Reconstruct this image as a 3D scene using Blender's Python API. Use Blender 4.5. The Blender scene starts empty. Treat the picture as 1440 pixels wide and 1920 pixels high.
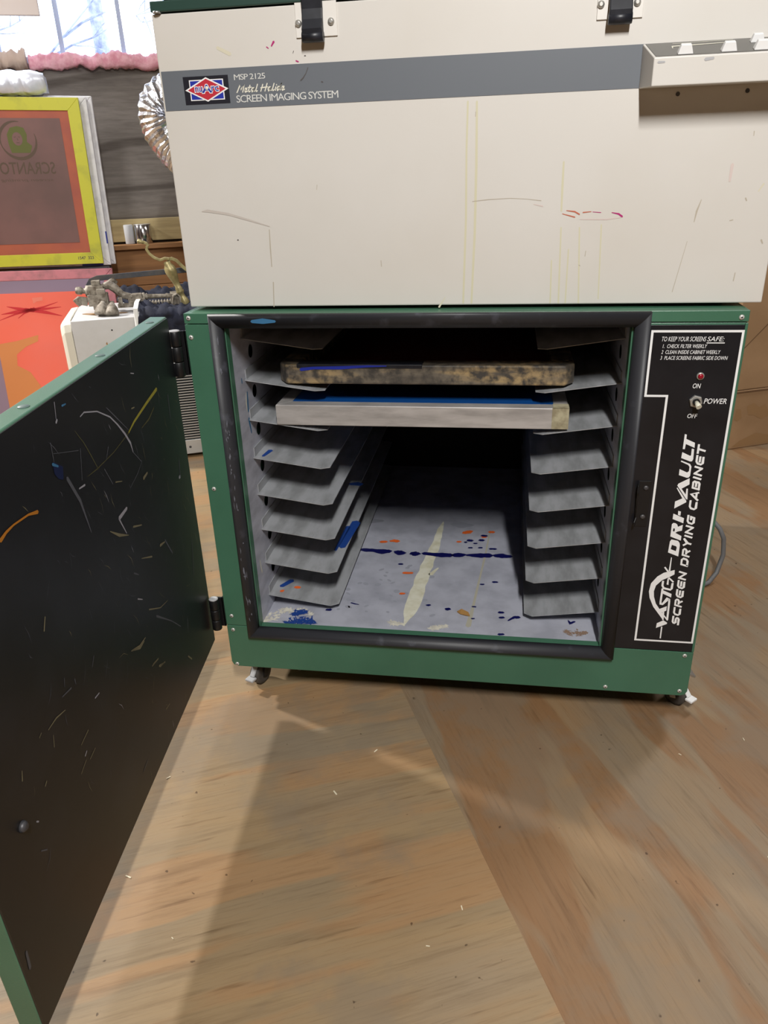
import bpy, bmesh, math, random
from mathutils import Vector, Matrix, noise
random.seed(7)
C = bpy.context.scene.collection
S = bpy.context.scene

# ---------------------------------------------------------------- camera
cam_d = bpy.data.cameras.new('camera'); cam = bpy.data.objects.new('camera', cam_d); C.objects.link(cam)
cam_d.sensor_fit = 'VERTICAL'; cam_d.sensor_height = 24.0; cam_d.lens = 24.0*1415.603/1920.0
cam_d.clip_start = 0.02; cam_d.clip_end = 200
yaw, pitch, roll = -0.167072, 0.429224, 0.035731
cy, sy, cp, sp, cr, sr = math.cos(yaw), math.sin(yaw), math.cos(pitch), math.sin(pitch), math.cos(roll), math.sin(roll)
fw = Vector((sy*cp, cy*cp, -sp)); r0 = Vector((cy, -sy, 0)); d0 = fw.cross(r0)
rt = cr*r0 + sr*d0; dn = -sr*r0 + cr*d0
cam.matrix_world = Matrix(((rt.x, -dn.x, -fw.x, 0.5459), (rt.y, -dn.y, -fw.y, -1.2454), (rt.z, -dn.z, -fw.z, 1.0186), (0, 0, 0, 1)))
S.camera = cam

# ---------------------------------------------------------------- world, lights, exposure
S.view_settings.view_transform = 'Standard'; S.view_settings.look = 'None'
S.view_settings.gamma = 1.0; S.view_settings.use_curve_mapping = False
S.view_settings.exposure = 0.0
W = bpy.data.worlds.new('overcast_sky'); S.world = W; W.use_nodes = True
bg = W.node_tree.nodes['Background']; bg.inputs[0].default_value = (0.84, 0.91, 1.0, 1); bg.inputs[1].default_value = 4.0

def area(name, loc, aim, sx, sy_, power, col):
    l = bpy.data.lights.new(name, 'AREA'); l.shape = 'RECTANGLE'; l.size = sx; l.size_y = sy_; l.energy = power; l.color = col
    o = bpy.data.objects.new(name, l); C.objects.link(o); o.location = loc
    o.rotation_euler = (Vector(aim)-Vector(loc)).to_track_quat('-Z', 'Y').to_euler()
    return o
area('room_or_fill_lamp', (0.84, -1.95, 2.44), (0.70, -0.6, 0.5), 0.06, 0.6, 76, (1.0, 0.985, 0.955))      # tube in front of the machines
area('room_or_fill_lamp', (1.95, 1.30, 2.45), (1.5, 0.6, 0.0), 0.3, 1.0, 26, (1.0, 0.965, 0.91))        # tube behind, right
area('room_or_fill_lamp', (-1.0, 0.55, 2.45), (-1.0, 1.6, 0.3), 0.3, 1.2, 22, (1.0, 0.99, 0.98))      # unseen fill added to light the machines and screens at left
area('room_or_fill_lamp', (-2.72, 1.12, 2.20), (0.2, -0.2, 0.0), 0.16, 0.16, 112, (1.0, 0.97, 0.92))     # bulb at far left

# ---------------------------------------------------------------- materials
def lin(c):
    return tuple((v/255/12.92 if v/255 <= 0.04045 else ((v/255+0.055)/1.055)**2.4) for v in c) + (1,)
class NT:
    def __init__(self, name):
        self.m = bpy.data.materials.new(name); self.m.use_nodes = True; self.t = self.m.node_tree
        self.b = self.t.nodes['Principled BSDF']; self.tc = self.t.nodes.new('ShaderNodeTexCoord')
    def n(self, ty, **k):
        x = self.t.nodes.new(ty)
        for a, v in k.items():
            if isinstance(v, tuple) and a.startswith('i_'): x.inputs[a[2:]].default_value = v
            elif a.startswith('i_'): x.inputs[a[2:]].default_value = v
            else: setattr(x, a, v)
        return x
    def l(self, a, b): self.t.links.new(a, b)
    def vec(self, rot=(0, 0, 0), scale=(1, 1, 1)):
        mp = self.n('ShaderNodeMapping'); mp.inputs['Rotation'].default_value = rot; mp.inputs['Scale'].default_value = scale
        self.l(self.tc.outputs['Object'], mp.inputs['Vector']); return mp.outputs[0]
    def noise(self, scale, detail=4, rot=(0, 0, 0), stretch=(1, 1, 1), rough=0.55):
        x = self.n('ShaderNodeTexNoise'); x.inputs['Scale'].default_value = scale; x.inputs['Detail'].default_value = detail
        x.inputs['Roughness'].default_value = rough; self.l(self.vec(rot, stretch), x.inputs['Vector']); return x.outputs[0]
    def ramp(self, fac, stops):
        r = self.n('ShaderNodeValToRGB'); e = r.color_ramp.elements
        while len(e) < len(stops): e.new(0.5)
        for k, (p, c) in enumerate(stops): e[k].position = p; e[k].color = c
        self.l(fac, r.inputs[0]); return r.outputs[0]
    def mix(self, fac, a, b, mode='MIX'):
        x = self.n('ShaderNodeMix', data_type='RGBA', blend_type=mode)
        for s, v in ((0, fac), (6, a), (7, b)):
            if hasattr(v, 'is_linked'): self.l(v, x.inputs[s])
            else: x.inputs[s].default_value = v
        return x.outputs[2]
    def bump(self, h, strength, dist=0.002):
        x = self.n('ShaderNodeBump'); x.inputs['Strength'].default_value = strength; x.inputs['Distance'].default_value = dist
        self.l(h, x.inputs['Height']); self.l(x.outputs[0], self.b.inputs['Normal'])
def mat(name, col, rough=0.5, metal=0.0, col2=None, scale=8.0, lo=0.4, hi=0.65, stretch=(1, 1, 1), bump=None, emit=None, spec=None):
    k = NT(name); b = k.b
    b.inputs['Base Color'].default_value = lin(col); b.inputs['Roughness'].default_value = rough; b.inputs['Metallic'].default_value = metal
    if spec is not None: b.inputs['Specular IOR Level'].default_value = spec
    if col2: k.l(k.ramp(k.noise(scale, 5, stretch=stretch), [(lo, lin(col)), (hi, lin(col2))]), b.inputs['Base Color'])
    if bump: k.bump(k.noise(bump[1], 3), bump[0])
    if emit: b.inputs['Emission Color'].default_value = lin(col); b.inputs['Emission Strength'].default_value = emit
    return k.m
def wood(name, cols, rot=(0, 0, 0), along=1.2, across=14, fine=90, rough=0.6, specks=None, knots=False):
    k = NT(name)
    big = k.noise(1.0, 6, rot, (along, across, across))
    fin = k.noise(1.0, 4, rot, (along*4, fine, fine), 0.7)
    c = k.ramp(big, cols)
    f = k.ramp(fin, [(0.35, (0.62, 0.60, 0.58, 1)), (0.62, (1, 1, 1, 1))])
    c = k.mix(0.55, c, f, 'MULTIPLY')
    if specks:
        sp_ = k.ramp(k.noise(specks[0], 2), [(specks[1], (1, 1, 1, 1)), (specks[1]+0.03, specks[2])])
        c = k.mix(1.0, c, sp_, 'MULTIPLY')
    k.l(c, k.b.inputs['Base Color']); k.b.inputs['Roughness'].default_value = rough
    k.bump(fin, 0.12, 0.001); return k.m
M = {}
M['green'] = mat('green_enamel', (70, 114, 91), 0.34, bump=(0.12, 600), col2=(64, 106, 84), scale=5)
M['green_dark'] = mat('dark_green_enamel', (38, 66, 58), 0.45)
M['cream'] = mat('cream_enamel', (214, 210, 204), 0.42, col2=(209, 204, 196), scale=3, lo=0.45, hi=0.75)
M['stripe'] = mat('grey_stripe_paint', (104, 109, 116), 0.45)
M['black_pan'] = mat('black_panel_paint', (20, 21, 26), 0.32, col2=(27, 28, 33), scale=14)
M['door_black'] = mat('worn_black_paint', (19, 20, 24), 0.42, col2=(32, 34, 40), scale=7, lo=0.5, hi=0.8)
M['rubber'] = mat('grey_rubber', (44, 45, 50), 0.5, col2=(84, 86, 96), scale=26, lo=0.60, hi=0.82)
M['rubber_black'] = mat('black_rubber', (27, 29, 36), 0.42, col2=(44, 46, 54), scale=40, lo=0.5, hi=0.8)
M['galv'] = mat('galvanised_steel', (190, 192, 204), 0.45, 0.12, col2=(168, 170, 182), scale=16, stretch=(1, 1, 3))
M['shelf'] = mat('shelf_steel', (172, 174, 178), 0.42, 0.15, col2=(146, 148, 150), scale=12, stretch=(4, 1, 1))
M['white_ink'] = mat('white_ink', (240, 240, 240), 0.5)
M['grey_ink'] = mat('pale_ink', (214, 214, 210), 0.5)
M['blue_ink'] = mat('blue_ink', (30, 48, 160), 0.5)
M['red_ink'] = mat('red_ink', (190, 42, 58), 0.5)
M['badge_black'] = mat('badge_black', (26, 26, 36), 0.45)
M['platewhite'] = mat('cream_white_plate', (228, 224, 218), 0.4)
M['bulb_cream'] = mat('bulb_cream', (226, 223, 208), 0.4)
M['screwmet'] = mat('screw_steel', (200, 198, 192), 0.35, 0.7)
M['rivet'] = mat('aluminium_rivet', (205, 203, 198), 0.4, 0.3)
M['rivet_dark'] = mat('painted_rivet', (84, 104, 100), 0.5)
M['hole'] = mat('dark_hole', (10, 10, 10), 0.8)
M['black_met'] = mat('black_steel', (20, 20, 22), 0.4)
M['brass'] = mat('aged_brass', (176, 164, 118), 0.42, 0.45, col2=(140, 128, 88), scale=30)
M['iron'] = mat('dull_iron', (74, 76, 84), 0.5, 0.5, col2=(96, 92, 90), scale=30)
M['cast'] = mat('cast_grey_metal', (156, 148, 136), 0.6, 0.2, col2=(100, 90, 78), scale=60, bump=(0.4, 90))
M['acwhite'] = mat('off_white_plastic', (214, 214, 216), 0.45, col2=(202, 201, 200), scale=6)
M['accream'] = mat('cream_plastic', (226, 222, 208), 0.4)
M['fin'] = mat('aluminium_fins', (196, 196, 196), 0.4, 0.5)
M['cloth'] = mat('navy_cloth', (30, 34, 52), 0.9, col2=(20, 22, 36), scale=18, bump=(0.5, 120))
M['card'] = mat('corrugated_cardboard', (176, 143, 108), 0.8, col2=(160, 128, 94), scale=4, bump=(0.08, 60))
M['cardstain'] = mat('cardboard_stain', (158, 124, 86), 0.75)
M['cardseam'] = mat('cardboard_seam', (112, 84, 58), 0.85)
M['foil'] = mat('aluminium_foil', (214, 216, 224), 0.22, 0.95, bump=(0.9, 70))
M['silverbag'] = mat('silver_plastic', (222, 226, 238), 0.3, 0.25, bump=(0.6, 24))
M['pink'] = mat('pink_insulation', (232, 178, 188), 0.95, col2=(214, 144, 160), scale=40, bump=(1.0, 120))
M['kraft'] = mat('kraft_paper', (186, 164, 148), 0.85, bump=(0.4, 40))
M['yframe'] = mat('yellow_frame_paint', (204, 202, 62), 0.5, col2=(176, 176, 66), scale=12, lo=0.5, hi=0.7)
M['omesh'] = mat('orange_mesh', (180, 96, 70), 0.6, col2=(166, 88, 72), scale=9)
M['emul'] = mat('brown_emulsion', (126, 92, 88), 0.55, col2=(108, 82, 78), scale=4)
M['emul_dark'] = mat('emulsion_print', (92, 74, 60), 0.6)
M['emul_green'] = mat('green_print', (96, 100, 46), 0.6)
M['whiteframe'] = mat('white_frame_paint', (226, 224, 226), 0.5, col2=(196, 194, 200), scale=22, lo=0.5, hi=0.75)
M['greyframe'] = mat('grey_frame_metal', (96, 94, 100), 0.5)
M['pinkframe'] = mat('pink_stained_frame', (206, 130, 140), 0.6, col2=(160, 110, 116), scale=20, stretch=(1, 1, 1), lo=0.45, hi=0.75)
M['purplemesh'] = mat('purple_grey_mesh', (146, 128, 150), 0.6)
M['redemul'] = mat('orange_red_emulsion', (250, 112, 88), 0.55, col2=(244, 122, 106), scale=3, lo=0.35, hi=0.7)
M['tan'] = mat('tan_mesh', (216, 140, 84), 0.6)
M['redmark'] = mat('red_marker', (206, 44, 52), 0.6)
M['salmon'] = mat('salmon_tape', (240, 132, 112), 0.5)
M['bluelabel'] = mat('blue_label', (40, 52, 140), 0.5)
M['woodframe'] = None
M['alu'] = mat('dull_aluminium', (196, 192, 190), 0.45, 0.35, col2=(164, 160, 158), scale=10, stretch=(1, 1, 5))
M['alu_tape'] = mat('dirty_tape', (176, 168, 140), 0.7, col2=(140, 130, 104), scale=60)
M['bluemesh'] = mat('blue_emulsion', (10, 72, 140), 0.45)
M['redmesh'] = mat('dark_red_emulsion', (110, 20, 28), 0.5)
M['tape'] = mat('masking_tape', (224, 222, 204), 0.7, col2=(206, 202, 176), scale=40)
M['glue'] = mat('glue_line', (176, 172, 156), 0.7)
M['navy'] = mat('navy_paint', (18, 20, 84), 0.35)
M['orangep'] = mat('orange_paint', (232, 106, 44), 0.45)
M['bluep'] = mat('blue_paint', (30, 66, 140), 0.45)
M['dirt'] = mat('grey_water_stain', (160, 162, 174), 0.5)
M['rust'] = mat('rusty_stain', (142, 118, 100), 0.7)
M['creamp'] = mat('cream_smear', (224, 220, 204), 0.6, col2=(196, 192, 180), scale=60)
M['yel1'] = mat('yellow_chalk',(150, 144, 48), 0.7)
M['yel2'] = mat('faint_yellow_scratch',(74, 72, 42), 0.7)
M['scr_white'] = mat('white_scratch',(156, 156, 166), 0.6)
M['scr_grey'] = mat('grey_scuff',(80, 82, 90), 0.6)
M['scr_cream'] = mat('cream_scratch',(118, 112, 88), 0.6)
M['ltblue'] = mat('light_blue_paint', (56, 110, 150), 0.5)
M['dkblue'] = mat('dark_blue_paint', (14, 26, 66), 0.4)
M['ochre'] = mat('ochre_paint', (176, 112, 24), 0.5)
M['u_ylw'] = mat('faded_yellow_drip', (209, 204, 176), 0.45)
M['u_ylwd'] = mat('yellow_smear', (212, 206, 184), 0.5)
M['u_brown'] = mat('brown_scuff', (182, 172, 156), 0.6)
M['u_pinkw'] = mat('pale_pink_smear', (212, 196, 190), 0.5)
M['u_mag'] = mat('magenta_ink', (176, 36, 112), 0.5)
M['u_red'] = mat('red_scrape', (192, 104, 78), 0.5)
M['u_dark'] = mat('dark_scuff', (84, 78, 76), 0.6)
M['u_grey'] = mat('grey_scuff_mark', (196, 188, 180), 0.5)
M['lens_red'] = mat('red_lens', (150, 22, 40), 0.2)
M['paleplastic'] = mat('pale_plastic', (226, 222, 204), 0.4)
M['knobwhite'] = mat('white_knob', (236, 236, 236), 0.4)
M['ctlgrey'] = mat('grey_control_panel', (112, 110, 106), 0.5)
M['wheel'] = mat('grey_rubber_wheel', (72, 68, 64), 0.6)
M['zinc'] = mat('zinc_steel', (190, 190, 190), 0.35, 0.8)
M['cord'] = mat('grey_cord', (112, 112, 114), 0.55)
M['bark'] = mat('grey_bark', (176, 182, 200), 0.9, col2=(120, 126, 150), scale=14)
M['blind'] = mat('beige_blind', (206, 194, 188), 0.8)
M['munt'] = mat('window_frame_paint', (176, 188, 216), 0.5)
M['snow'] = mat('snowy_ground', (225, 230, 240), 0.9)
M['chrome'] = mat('chrome', (210, 208, 210), 0.15, 1.0)
M['roll'] = mat('grey_roll', (176, 176, 178), 0.7)
M['debris'] = mat('pale_splinters', (226, 216, 190), 0.7)
M['chip'] = mat('dry_leaf_brown', (160, 120, 66), 0.7)
M['white_strap'] = mat('white_strap', (226, 226, 224), 0.5)
M['scuff_pale'] = mat('pale_rubber_scuff', (112, 114, 124), 0.7)
M['back_shade'] = mat('shade_black_liner', (26, 26, 28), 0.9)  # deep shade at the cabinet's back, put into the liner colour
k = NT('window_glass'); gl = k.n('ShaderNodeBsdfGlossy'); gl.inputs['Roughness'].default_value = 0.05
tr = k.n('ShaderNodeBsdfTransparent'); tr.inputs[0].default_value = (0.94, 0.96, 1, 1); mx = k.n('ShaderNodeMixShader'); mx.inputs[0].default_value = 0.06
k.l(tr.outputs[0], mx.inputs[1]); k.l(gl.outputs[0], mx.inputs[2]); k.l(mx.outputs[0], k.t.nodes['Material Output'].inputs['Surface']); M['glass'] = k.m
RZ = math.radians(24.5)
def floor_mat(name, base, patch, rot):
    k = NT(name); R = (0, 0, 0); sw = (lambda t: (t[1], t[0], t[2])) if rot else (lambda t: t)
    big = k.noise(1.0, 3, R, sw((0.9, 2.6, 1))); veins = k.noise(1.0, 6, R, sw((2.4, 34, 1)), 0.65); fin = k.noise(1.0, 5, R, sw((10, 210, 1)), 0.75); streak = k.noise(1.0, 3, R, sw((5, 60, 1)), 0.6); blot = k.noise(2.6, 6, rough=0.65); wear = k.noise(1.0, 3, R, sw((1.2, 7, 1)))
    c = k.ramp(big, base)
    c = k.mix(k.ramp(wear, [(0.50, (0, 0, 0, 1)), (0.535, (0.8, 0.8, 0.8, 1))]), c, patch)
    c = k.mix(0.5, c, k.ramp(veins, [(0.32, (0.55, 0.48, 0.43, 1)), (0.48, (1, 1, 1, 1)), (0.66, (1.0, 0.90, 0.80, 1))]), 'MULTIPLY')
    c = k.mix(0.45, c, k.ramp(fin, [(0.32, (0.6, 0.57, 0.55, 1)), (0.5, (1, 1, 1, 1))]), 'MULTIPLY')
    c = k.mix(0.7, c, k.ramp(streak, [(0.28, (0.5, 0.42, 0.36, 1)), (0.38, (1, 1, 1, 1))]), 'MULTIPLY')
    c = k.mix(k.ramp(blot, [(0.50, (0, 0, 0, 1)), (0.58, (0.45, 0.45, 0.45, 1))]), c, lin((156, 140, 120)))
    sp_ = k.ramp(k.noise(55.0, 2), [(0.72, (1, 1, 1, 1)), (0.75, (0.4, 0.36, 0.34, 1))]); c = k.mix(1.0, c, sp_, 'MULTIPLY')
    c = k.mix(1.0, c, (0.66, 0.675, 0.69, 1), 'MULTIPLY')
    k.l(c, k.b.inputs['Base Color']); k.b.inputs['Roughness'].default_value = 0.5; k.b.inputs['Specular IOR Level'].default_value = 0.35; k.bump(fin, 0.12, 0.001); return k.m
M['ply_a'] = floor_mat('plywood_floor_sheet', [(0.3, lin((162, 143, 116))), (0.5, lin((190, 160, 120))), (0.68, lin((174, 152, 124)))], lin((198, 156, 112)), 0)
M['ply_b'] = floor_mat('plywood_floor_sheet_reddish', [(0.3, lin((178, 150, 116))), (0.5, lin((168, 144, 116))), (0.68, lin((180, 146, 108)))], lin((166, 124, 86)), math.radians(90))
k = NT('weathered_grey_plywood'); wv = k.n('ShaderNodeTexWave', wave_type='BANDS', bands_direction='Z'); wv.inputs['Scale'].default_value = 1.15; wv.inputs['Distortion'].default_value = 16.0; wv.inputs['Detail'].default_value = 1.5; wv.inputs['Detail Scale'].default_value = 0.7
k.l(k.vec((0, 0, 0), (0.55, 1, 1.6)), wv.inputs['Vector'])
c = k.ramp(k.noise(1.0, 5, (0, 0, 0), (1.6, 5, 5)), [(0.3, lin((92, 85, 80))), (0.5, lin((124, 117, 111))), (0.7, lin((140, 133, 127)))])
c = k.mix(0.75, c, k.ramp(wv.outputs[0], [(0.02, (0.40, 0.37, 0.35, 1)), (0.09, (0.92, 0.92, 0.92, 1)), (0.9, (1, 1, 1, 1))]), 'MULTIPLY')
c = k.mix(0.6, c, k.ramp(k.noise(1.0, 4, (0, 0, 0), (7, 80, 80), 0.7), [(0.33, (0.55, 0.53, 0.52, 1)), (0.6, (1, 1, 1, 1))]), 'MULTIPLY')
k.l(c, k.b.inputs['Base Color']); k.b.inputs['Roughness'].default_value = 0.85; M['oldply'] = k.m
M['stud'] = wood('pale_lumber', [(0.2, lin((160, 140, 98))), (0.8, lin((190, 172, 128)))], (0, 0, 0), 1, 16, 60, 0.8)
M['plank'] = wood('brown_plank', [(0.2, lin((116, 78, 46))), (0.5, lin((152, 108, 66))), (0.8, lin((130, 90, 54)))], (0, 0, 0), 1, 18, 70, 0.75)
M['wallwood'] = wood('brown_wall_boards', [(0.2, lin((84, 68, 52))), (0.8, lin((112, 92, 72)))], (0, 0, 0), 1, 10, 60, 0.85)
M['ceil'] = mat('ceiling_board', (120, 112, 100), 0.9)
k = NT('old_ink_stained_wood'); nz = k.noise(1.0, 5, (0, 0, 0), (6, 30, 30)); nf = k.noise(60, 4)
c_ = k.mix(k.ramp(nf, [(0.4, (0, 0, 0, 1)), (0.62, (1, 1, 1, 1))]), k.ramp(nz, [(0.3, lin((70, 64, 58))), (0.5, lin((110, 101, 88))), (0.66, lin((164, 140, 100))), (0.75, lin((92, 84, 74)))]), lin((62, 58, 54)))
k.l(c_, k.b.inputs['Base Color']); k.b.inputs['Roughness'].default_value = 0.6; k.bump(nf, 0.3, 0.001); M['woodframe'] = k.m

# ---------------------------------------------------------------- mesh helpers
class MB:
    def __init__(self): self.bm = bmesh.new()
    def quadbox(self, vs):
        v = [self.bm.verts.new(p) for p in vs]
        for f in ((0, 3, 2, 1), (4, 5, 6, 7), (0, 1, 5, 4), (1, 2, 6, 5), (2, 3, 7, 6), (3, 0, 4, 7)): self.bm.faces.new([v[i] for i in f])
        return self
    def box(self, x0, x1, y0, y1, z0, z1):
        return self.quadbox([(x0, y0, z0), (x1, y0, z0), (x1, y1, z0), (x0, y1, z0), (x0, y0, z1), (x1, y0, z1), (x1, y1, z1), (x0, y1, z1)])
    def ring(self, c, ax, r, seg, r2=None):
        ax = Vector(ax).normalized(); u = ax.orthogonal().normalized(); w = ax.cross(u)
        return [self.bm.verts.new(Vector(c) + r*math.cos(2*math.pi*i/seg)*u + (r2 or r)*math.sin(2*math.pi*i/seg)*w) for i in range(seg)]
    def skin(self, rings, smooth=True, cap=True):
        n = len(rings[0])
        for a, b in zip(rings, rings[1:]):
            for i in range(n):
                f = self.bm.faces.new((a[i], a[(i+1) % n], b[(i+1) % n], b[i])); f.smooth = smooth
        if cap: self.bm.faces.new(rings[0][::-1]); self.bm.faces.new(rings[-1])
        return self
    def lathe(self, p0, p1, prof, seg=20, smooth=True):
        p0 = Vector(p0); d = Vector(p1)-p0
        return self.skin([self.ring(p0+d*t, d, max(r, 1e-4), seg) for t, r in prof], smooth)
    def cyl(self, p0, p1, r, seg=20, smooth=True): return self.lathe(p0, p1, [(0, r), (1, r)], seg, smooth)
    def tube(self, pts, r, seg=10):
        pts = [Vector(p) for p in pts]; rings = []; u = None
        for i, p in enumerate(pts):
            d = (pts[min(i+1, len(pts)-1)]-pts[max(i-1, 0)]).normalized()
            if u is None: u = d.orthogonal().normalized()
            u = (u-d*u.dot(d)).normalized(); w = d.cross(u)
            rr = r[i] if isinstance(r, (list, tuple)) else r
            rings.append([self.bm.verts.new(p+rr*math.cos(2*math.pi*k/seg)*u+rr*math.sin(2*math.pi*k/seg)*w) for k in range(seg)])
        return self.skin(rings)
    def bar(self, pts, up, w, h):
        pts = [Vector(p) for p in pts]; up = Vector(up); rings = []
        for i, p in enumerate(pts):
            d = (pts[min(i+1, len(pts)-1)]-pts[max(i-1, 0)]).normalized(); s = d.cross(up).normalized(); n = s.cross(d)
            rings.append([self.bm.verts.new(p+a*s*w/2+b*n*h/2) for a, b in ((-1, -1), (1, -1), (1, 1), (-1, 1))])
        return self.skin(rings, False)
    def poly(self, pts):
        self.bm.faces.new([self.bm.verts.new(p) for p in pts]); return self
    def prism(self, pts, off):
        off = Vector(off); a = [self.bm.verts.new(p) for p in pts]; b = [self.bm.verts.new(Vector(p)+off) for p in pts]; n = len(a)
        self.bm.faces.new(a[::-1]); self.bm.faces.new(b)
        for i in range(n): self.bm.faces.new((a[i], a[(i+1) % n], b[(i+1) % n], b[i]))
        return self
    def stroke(self, pts, ws, f, cap=True):
        """a flat painted stroke: 2-D points with widths, f maps 2-D to the surface"""
        P = [Vector(p) for p in pts]; L = []; R = []
        if not isinstance(ws, (list, tuple)): ws = [ws]*len(P)
        for i, p in enumerate(P):
            d = P[min(i+1, len(P)-1)]-P[max(i-1, 0)]
            if d.length < 1e-9: d = Vector((1, 0))
            d.normalize(); n = Vector((-d.y, d.x)); k_ = 1.0
            if 0 < i < len(P)-1:
                a = (P[i]-P[i-1]).normalized(); k_ = 1/max(0.5, abs(d.dot(a)))
            L.append(p+n*ws[i]/2*k_); R.append(p-n*ws[i]/2*k_)
        lo = []; hi = []
        if cap:
            d = (P[0]-P[1]).normalized() if (P[0]-P[1]).length > 0 else Vector((1, 0)); lo = [P[0]+d*ws[0]*0.45]
            d = (P[-1]-P[-2]).normalized() if (P[-1]-P[-2]).length > 0 else Vector((1, 0)); hi = [P[-1]+d*ws[-1]*0.45]
        vl = [self.bm.verts.new(f(q)) for q in L]; vr = [self.bm.verts.new(f(q)) for q in R]
        for i in range(len(P)-1): self.bm.faces.new((vl[i], vr[i], vr[i+1], vl[i+1]))
        if lo: self.bm.faces.new((vl[0], self.bm.verts.new(f(lo[0])), vr[0]))
        if hi: self.bm.faces.new((vl[-1], vr[-1], self.bm.verts.new(f(hi[0]))))
        return self
    def disc(self, c, n, r, seg=16, r2=None): self.bm.faces.new(self.ring(c, n, r, seg, r2)); return self
    def mesh(self, me, f):
        vs = [self.bm.verts.new(f(v.co)) for v in me.vertices]
        for p in me.polygons:
            try: self.bm.faces.new([vs[i] for i in p.vertices])
            except ValueError: pass
        return self
    def build(self, name, m, recalc=True):
        me = bpy.data.meshes.new(name)
        if recalc: bmesh.ops.recalc_face_normals(self.bm, faces=self.bm.faces[:])
        self.bm.to_mesh(me); self.bm.free()
        for x in (m if isinstance(m, (list, tuple)) else [m]): me.materials.append(x)
        return me
OFF = {}
def tag(o, label=None, cat=None, group=None, kind=None):
    if label: o['label'] = label
    if cat: o['category'] = cat
    if group: o['group'] = group
    if kind: o['kind'] = kind
    return o
def w2(p):   # room axes (a along the back wall, b towards it) to world
    return Vector((p[0]*math.cos(RZ)-p[1]*math.sin(RZ), p[0]*math.sin(RZ)+p[1]*math.cos(RZ), p[2]))
def root(name, loc, label, cat, group=None, room=False):
    o = bpy.data.objects.new(name, None); C.objects.link(o); o.empty_display_size = 0.05
    o.location = w2(loc) if room else loc
    if room: o.rotation_euler = (0, 0, RZ)
    OFF[o.name] = Vector(loc); return tag(o, label, cat, group)
def bev(o, w, seg=2):
    if w:
        b = o.modifiers.new('bevel', 'BEVEL'); b.width = w; b.segments = seg; b.limit_method = 'ANGLE'; b.angle_limit = math.radians(40)
    return o
def part(name, mb, m, par, bevel=0, label=None):
    o = bpy.data.objects.new(name, mb.build(name, m) if isinstance(mb, MB) else mb); C.objects.link(o)
    o.parent = par
    if par.name in OFF: o.location = -OFF[par.name]
    if label: o['label'] = label
    return bev(o, bevel)
def single(name, mb, m, loc, label, cat, group=None, room=False, bevel=0):
    loc = Vector(loc); bmesh.ops.translate(mb.bm, verts=mb.bm.verts[:], vec=-loc)
    o = bpy.data.objects.new(name, mb.build(name, m)); C.objects.link(o); o.location = w2(loc) if room else loc
    if room: o.rotation_euler = (0, 0, RZ)
    return bev(tag(o, label, cat, group), bevel)
def struct(name, mb, m, room=True, par=None):
    o = bpy.data.objects.new(name, mb.build(name, m)); C.objects.link(o)
    if par: o.parent = par
    else:
        if room: o.rotation_euler = (0, 0, RZ)
        o['kind'] = 'structure'
    return o
def curve_mesh(d):
    o = bpy.data.objects.new('tmp', d); C.objects.link(o); bpy.context.view_layer.update()
    me = bpy.data.meshes.new_from_object(o.evaluated_get(bpy.context.evaluated_depsgraph_get())); bpy.data.objects.remove(o); return me
def fill(polys):
    d = bpy.data.curves.new('tmp', 'CURVE'); d.dimensions = '2D'; d.fill_mode = 'BOTH'
    for p in polys:
        s = d.splines.new('POLY'); s.points.add(len(p)-1); s.use_cyclic_u = True
        for q, pt in zip(p, s.points): pt.co = (q[0], q[1], 0, 1)
    return curve_mesh(d)
def text(mb, s, x0, x1, z0, z1, f, shear=0.0, bold=0.0, mirror=False, space=1.0):
    """lettering fitted into the box x0..x1, z0..z1; f maps 2-D to the surface"""
    d = bpy.data.curves.new('tmp', 'FONT'); d.body = s; d.shear = shear; d.offset = bold; d.resolution_u = 3; d.space_character = space
    me = curve_mesh(d); xs = [v.co.x for v in me.vertices]; ys = [v.co.y for v in me.vertices]
    ax, bx, ay, by = min(xs), max(xs), min(ys), max(ys)
    def g(c):
        u = (c.x-ax)/(bx-ax); v = (c.y-ay)/(by-ay)
        if mirror: u = 1-u
        return f(Vector((x0+u*(x1-x0), z0+v*(z1-z0))))
    mb.mesh(me, g); return mb

# ---------------------------------------------------------------- the room
A0, A1, B0, B1, HC = -2.4, 3.4, -3.6, 2.4, 2.6
f = MB(); seam = Vector((0.3642, 0.0249)); sd = Vector((math.cos(math.radians(-65.5)), math.sin(math.radians(-65.5))))
def rb(p): return Vector((p[0]*math.cos(RZ)+p[1]*math.sin(RZ), -p[0]*math.sin(RZ)+p[1]*math.cos(RZ)))
sa = rb(seam).x
f.box(A0-0.1, sa, B0-0.1, B1+0.1, -0.04, 0); nA = len(f.bm.faces); f.box(sa, A1+0.1, B0-0.1, B1+0.1, -0.04, 0)
f.bm.faces.ensure_lookup_table()
for i in range(nA, len(f.bm.faces)): f.bm.faces[i].material_index = 1
struct('floor', f, [M['ply_a'], M['ply_b']])
struct('ceiling', MB().box(A0-0.1, A1+0.1, B0-0.1, B1+0.1, HC, HC+0.05), M['ceil'])
struct('wall_left', MB().box(A0-0.1, A0, B0-0.1, B1+0.1, 0, HC), M['wallwood'])
struct('wall_right', MB().box(A1, A1+0.1, B0-0.1, B1+0.1, 0, HC), M['wallwood'])
struct('wall_front', MB().box(A0, A1, B0-0.1, B0, 0, HC), M['wallwood'])
WX0, WX1, WZ0, WZ1 = -1.55, 0.85, 1.44, 2.25          # window opening in the back wall
wl = MB(); wl.box(A0, A1, B1, B1+0.1, 0, WZ0); wl.box(A0, A1, B1, B1+0.1, WZ1, HC); wl.box(A0, WX0, B1, B1+0.1, WZ0, WZ1); wl.box(WX1, A1, B1, B1+0.1, WZ0, WZ1)
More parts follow.
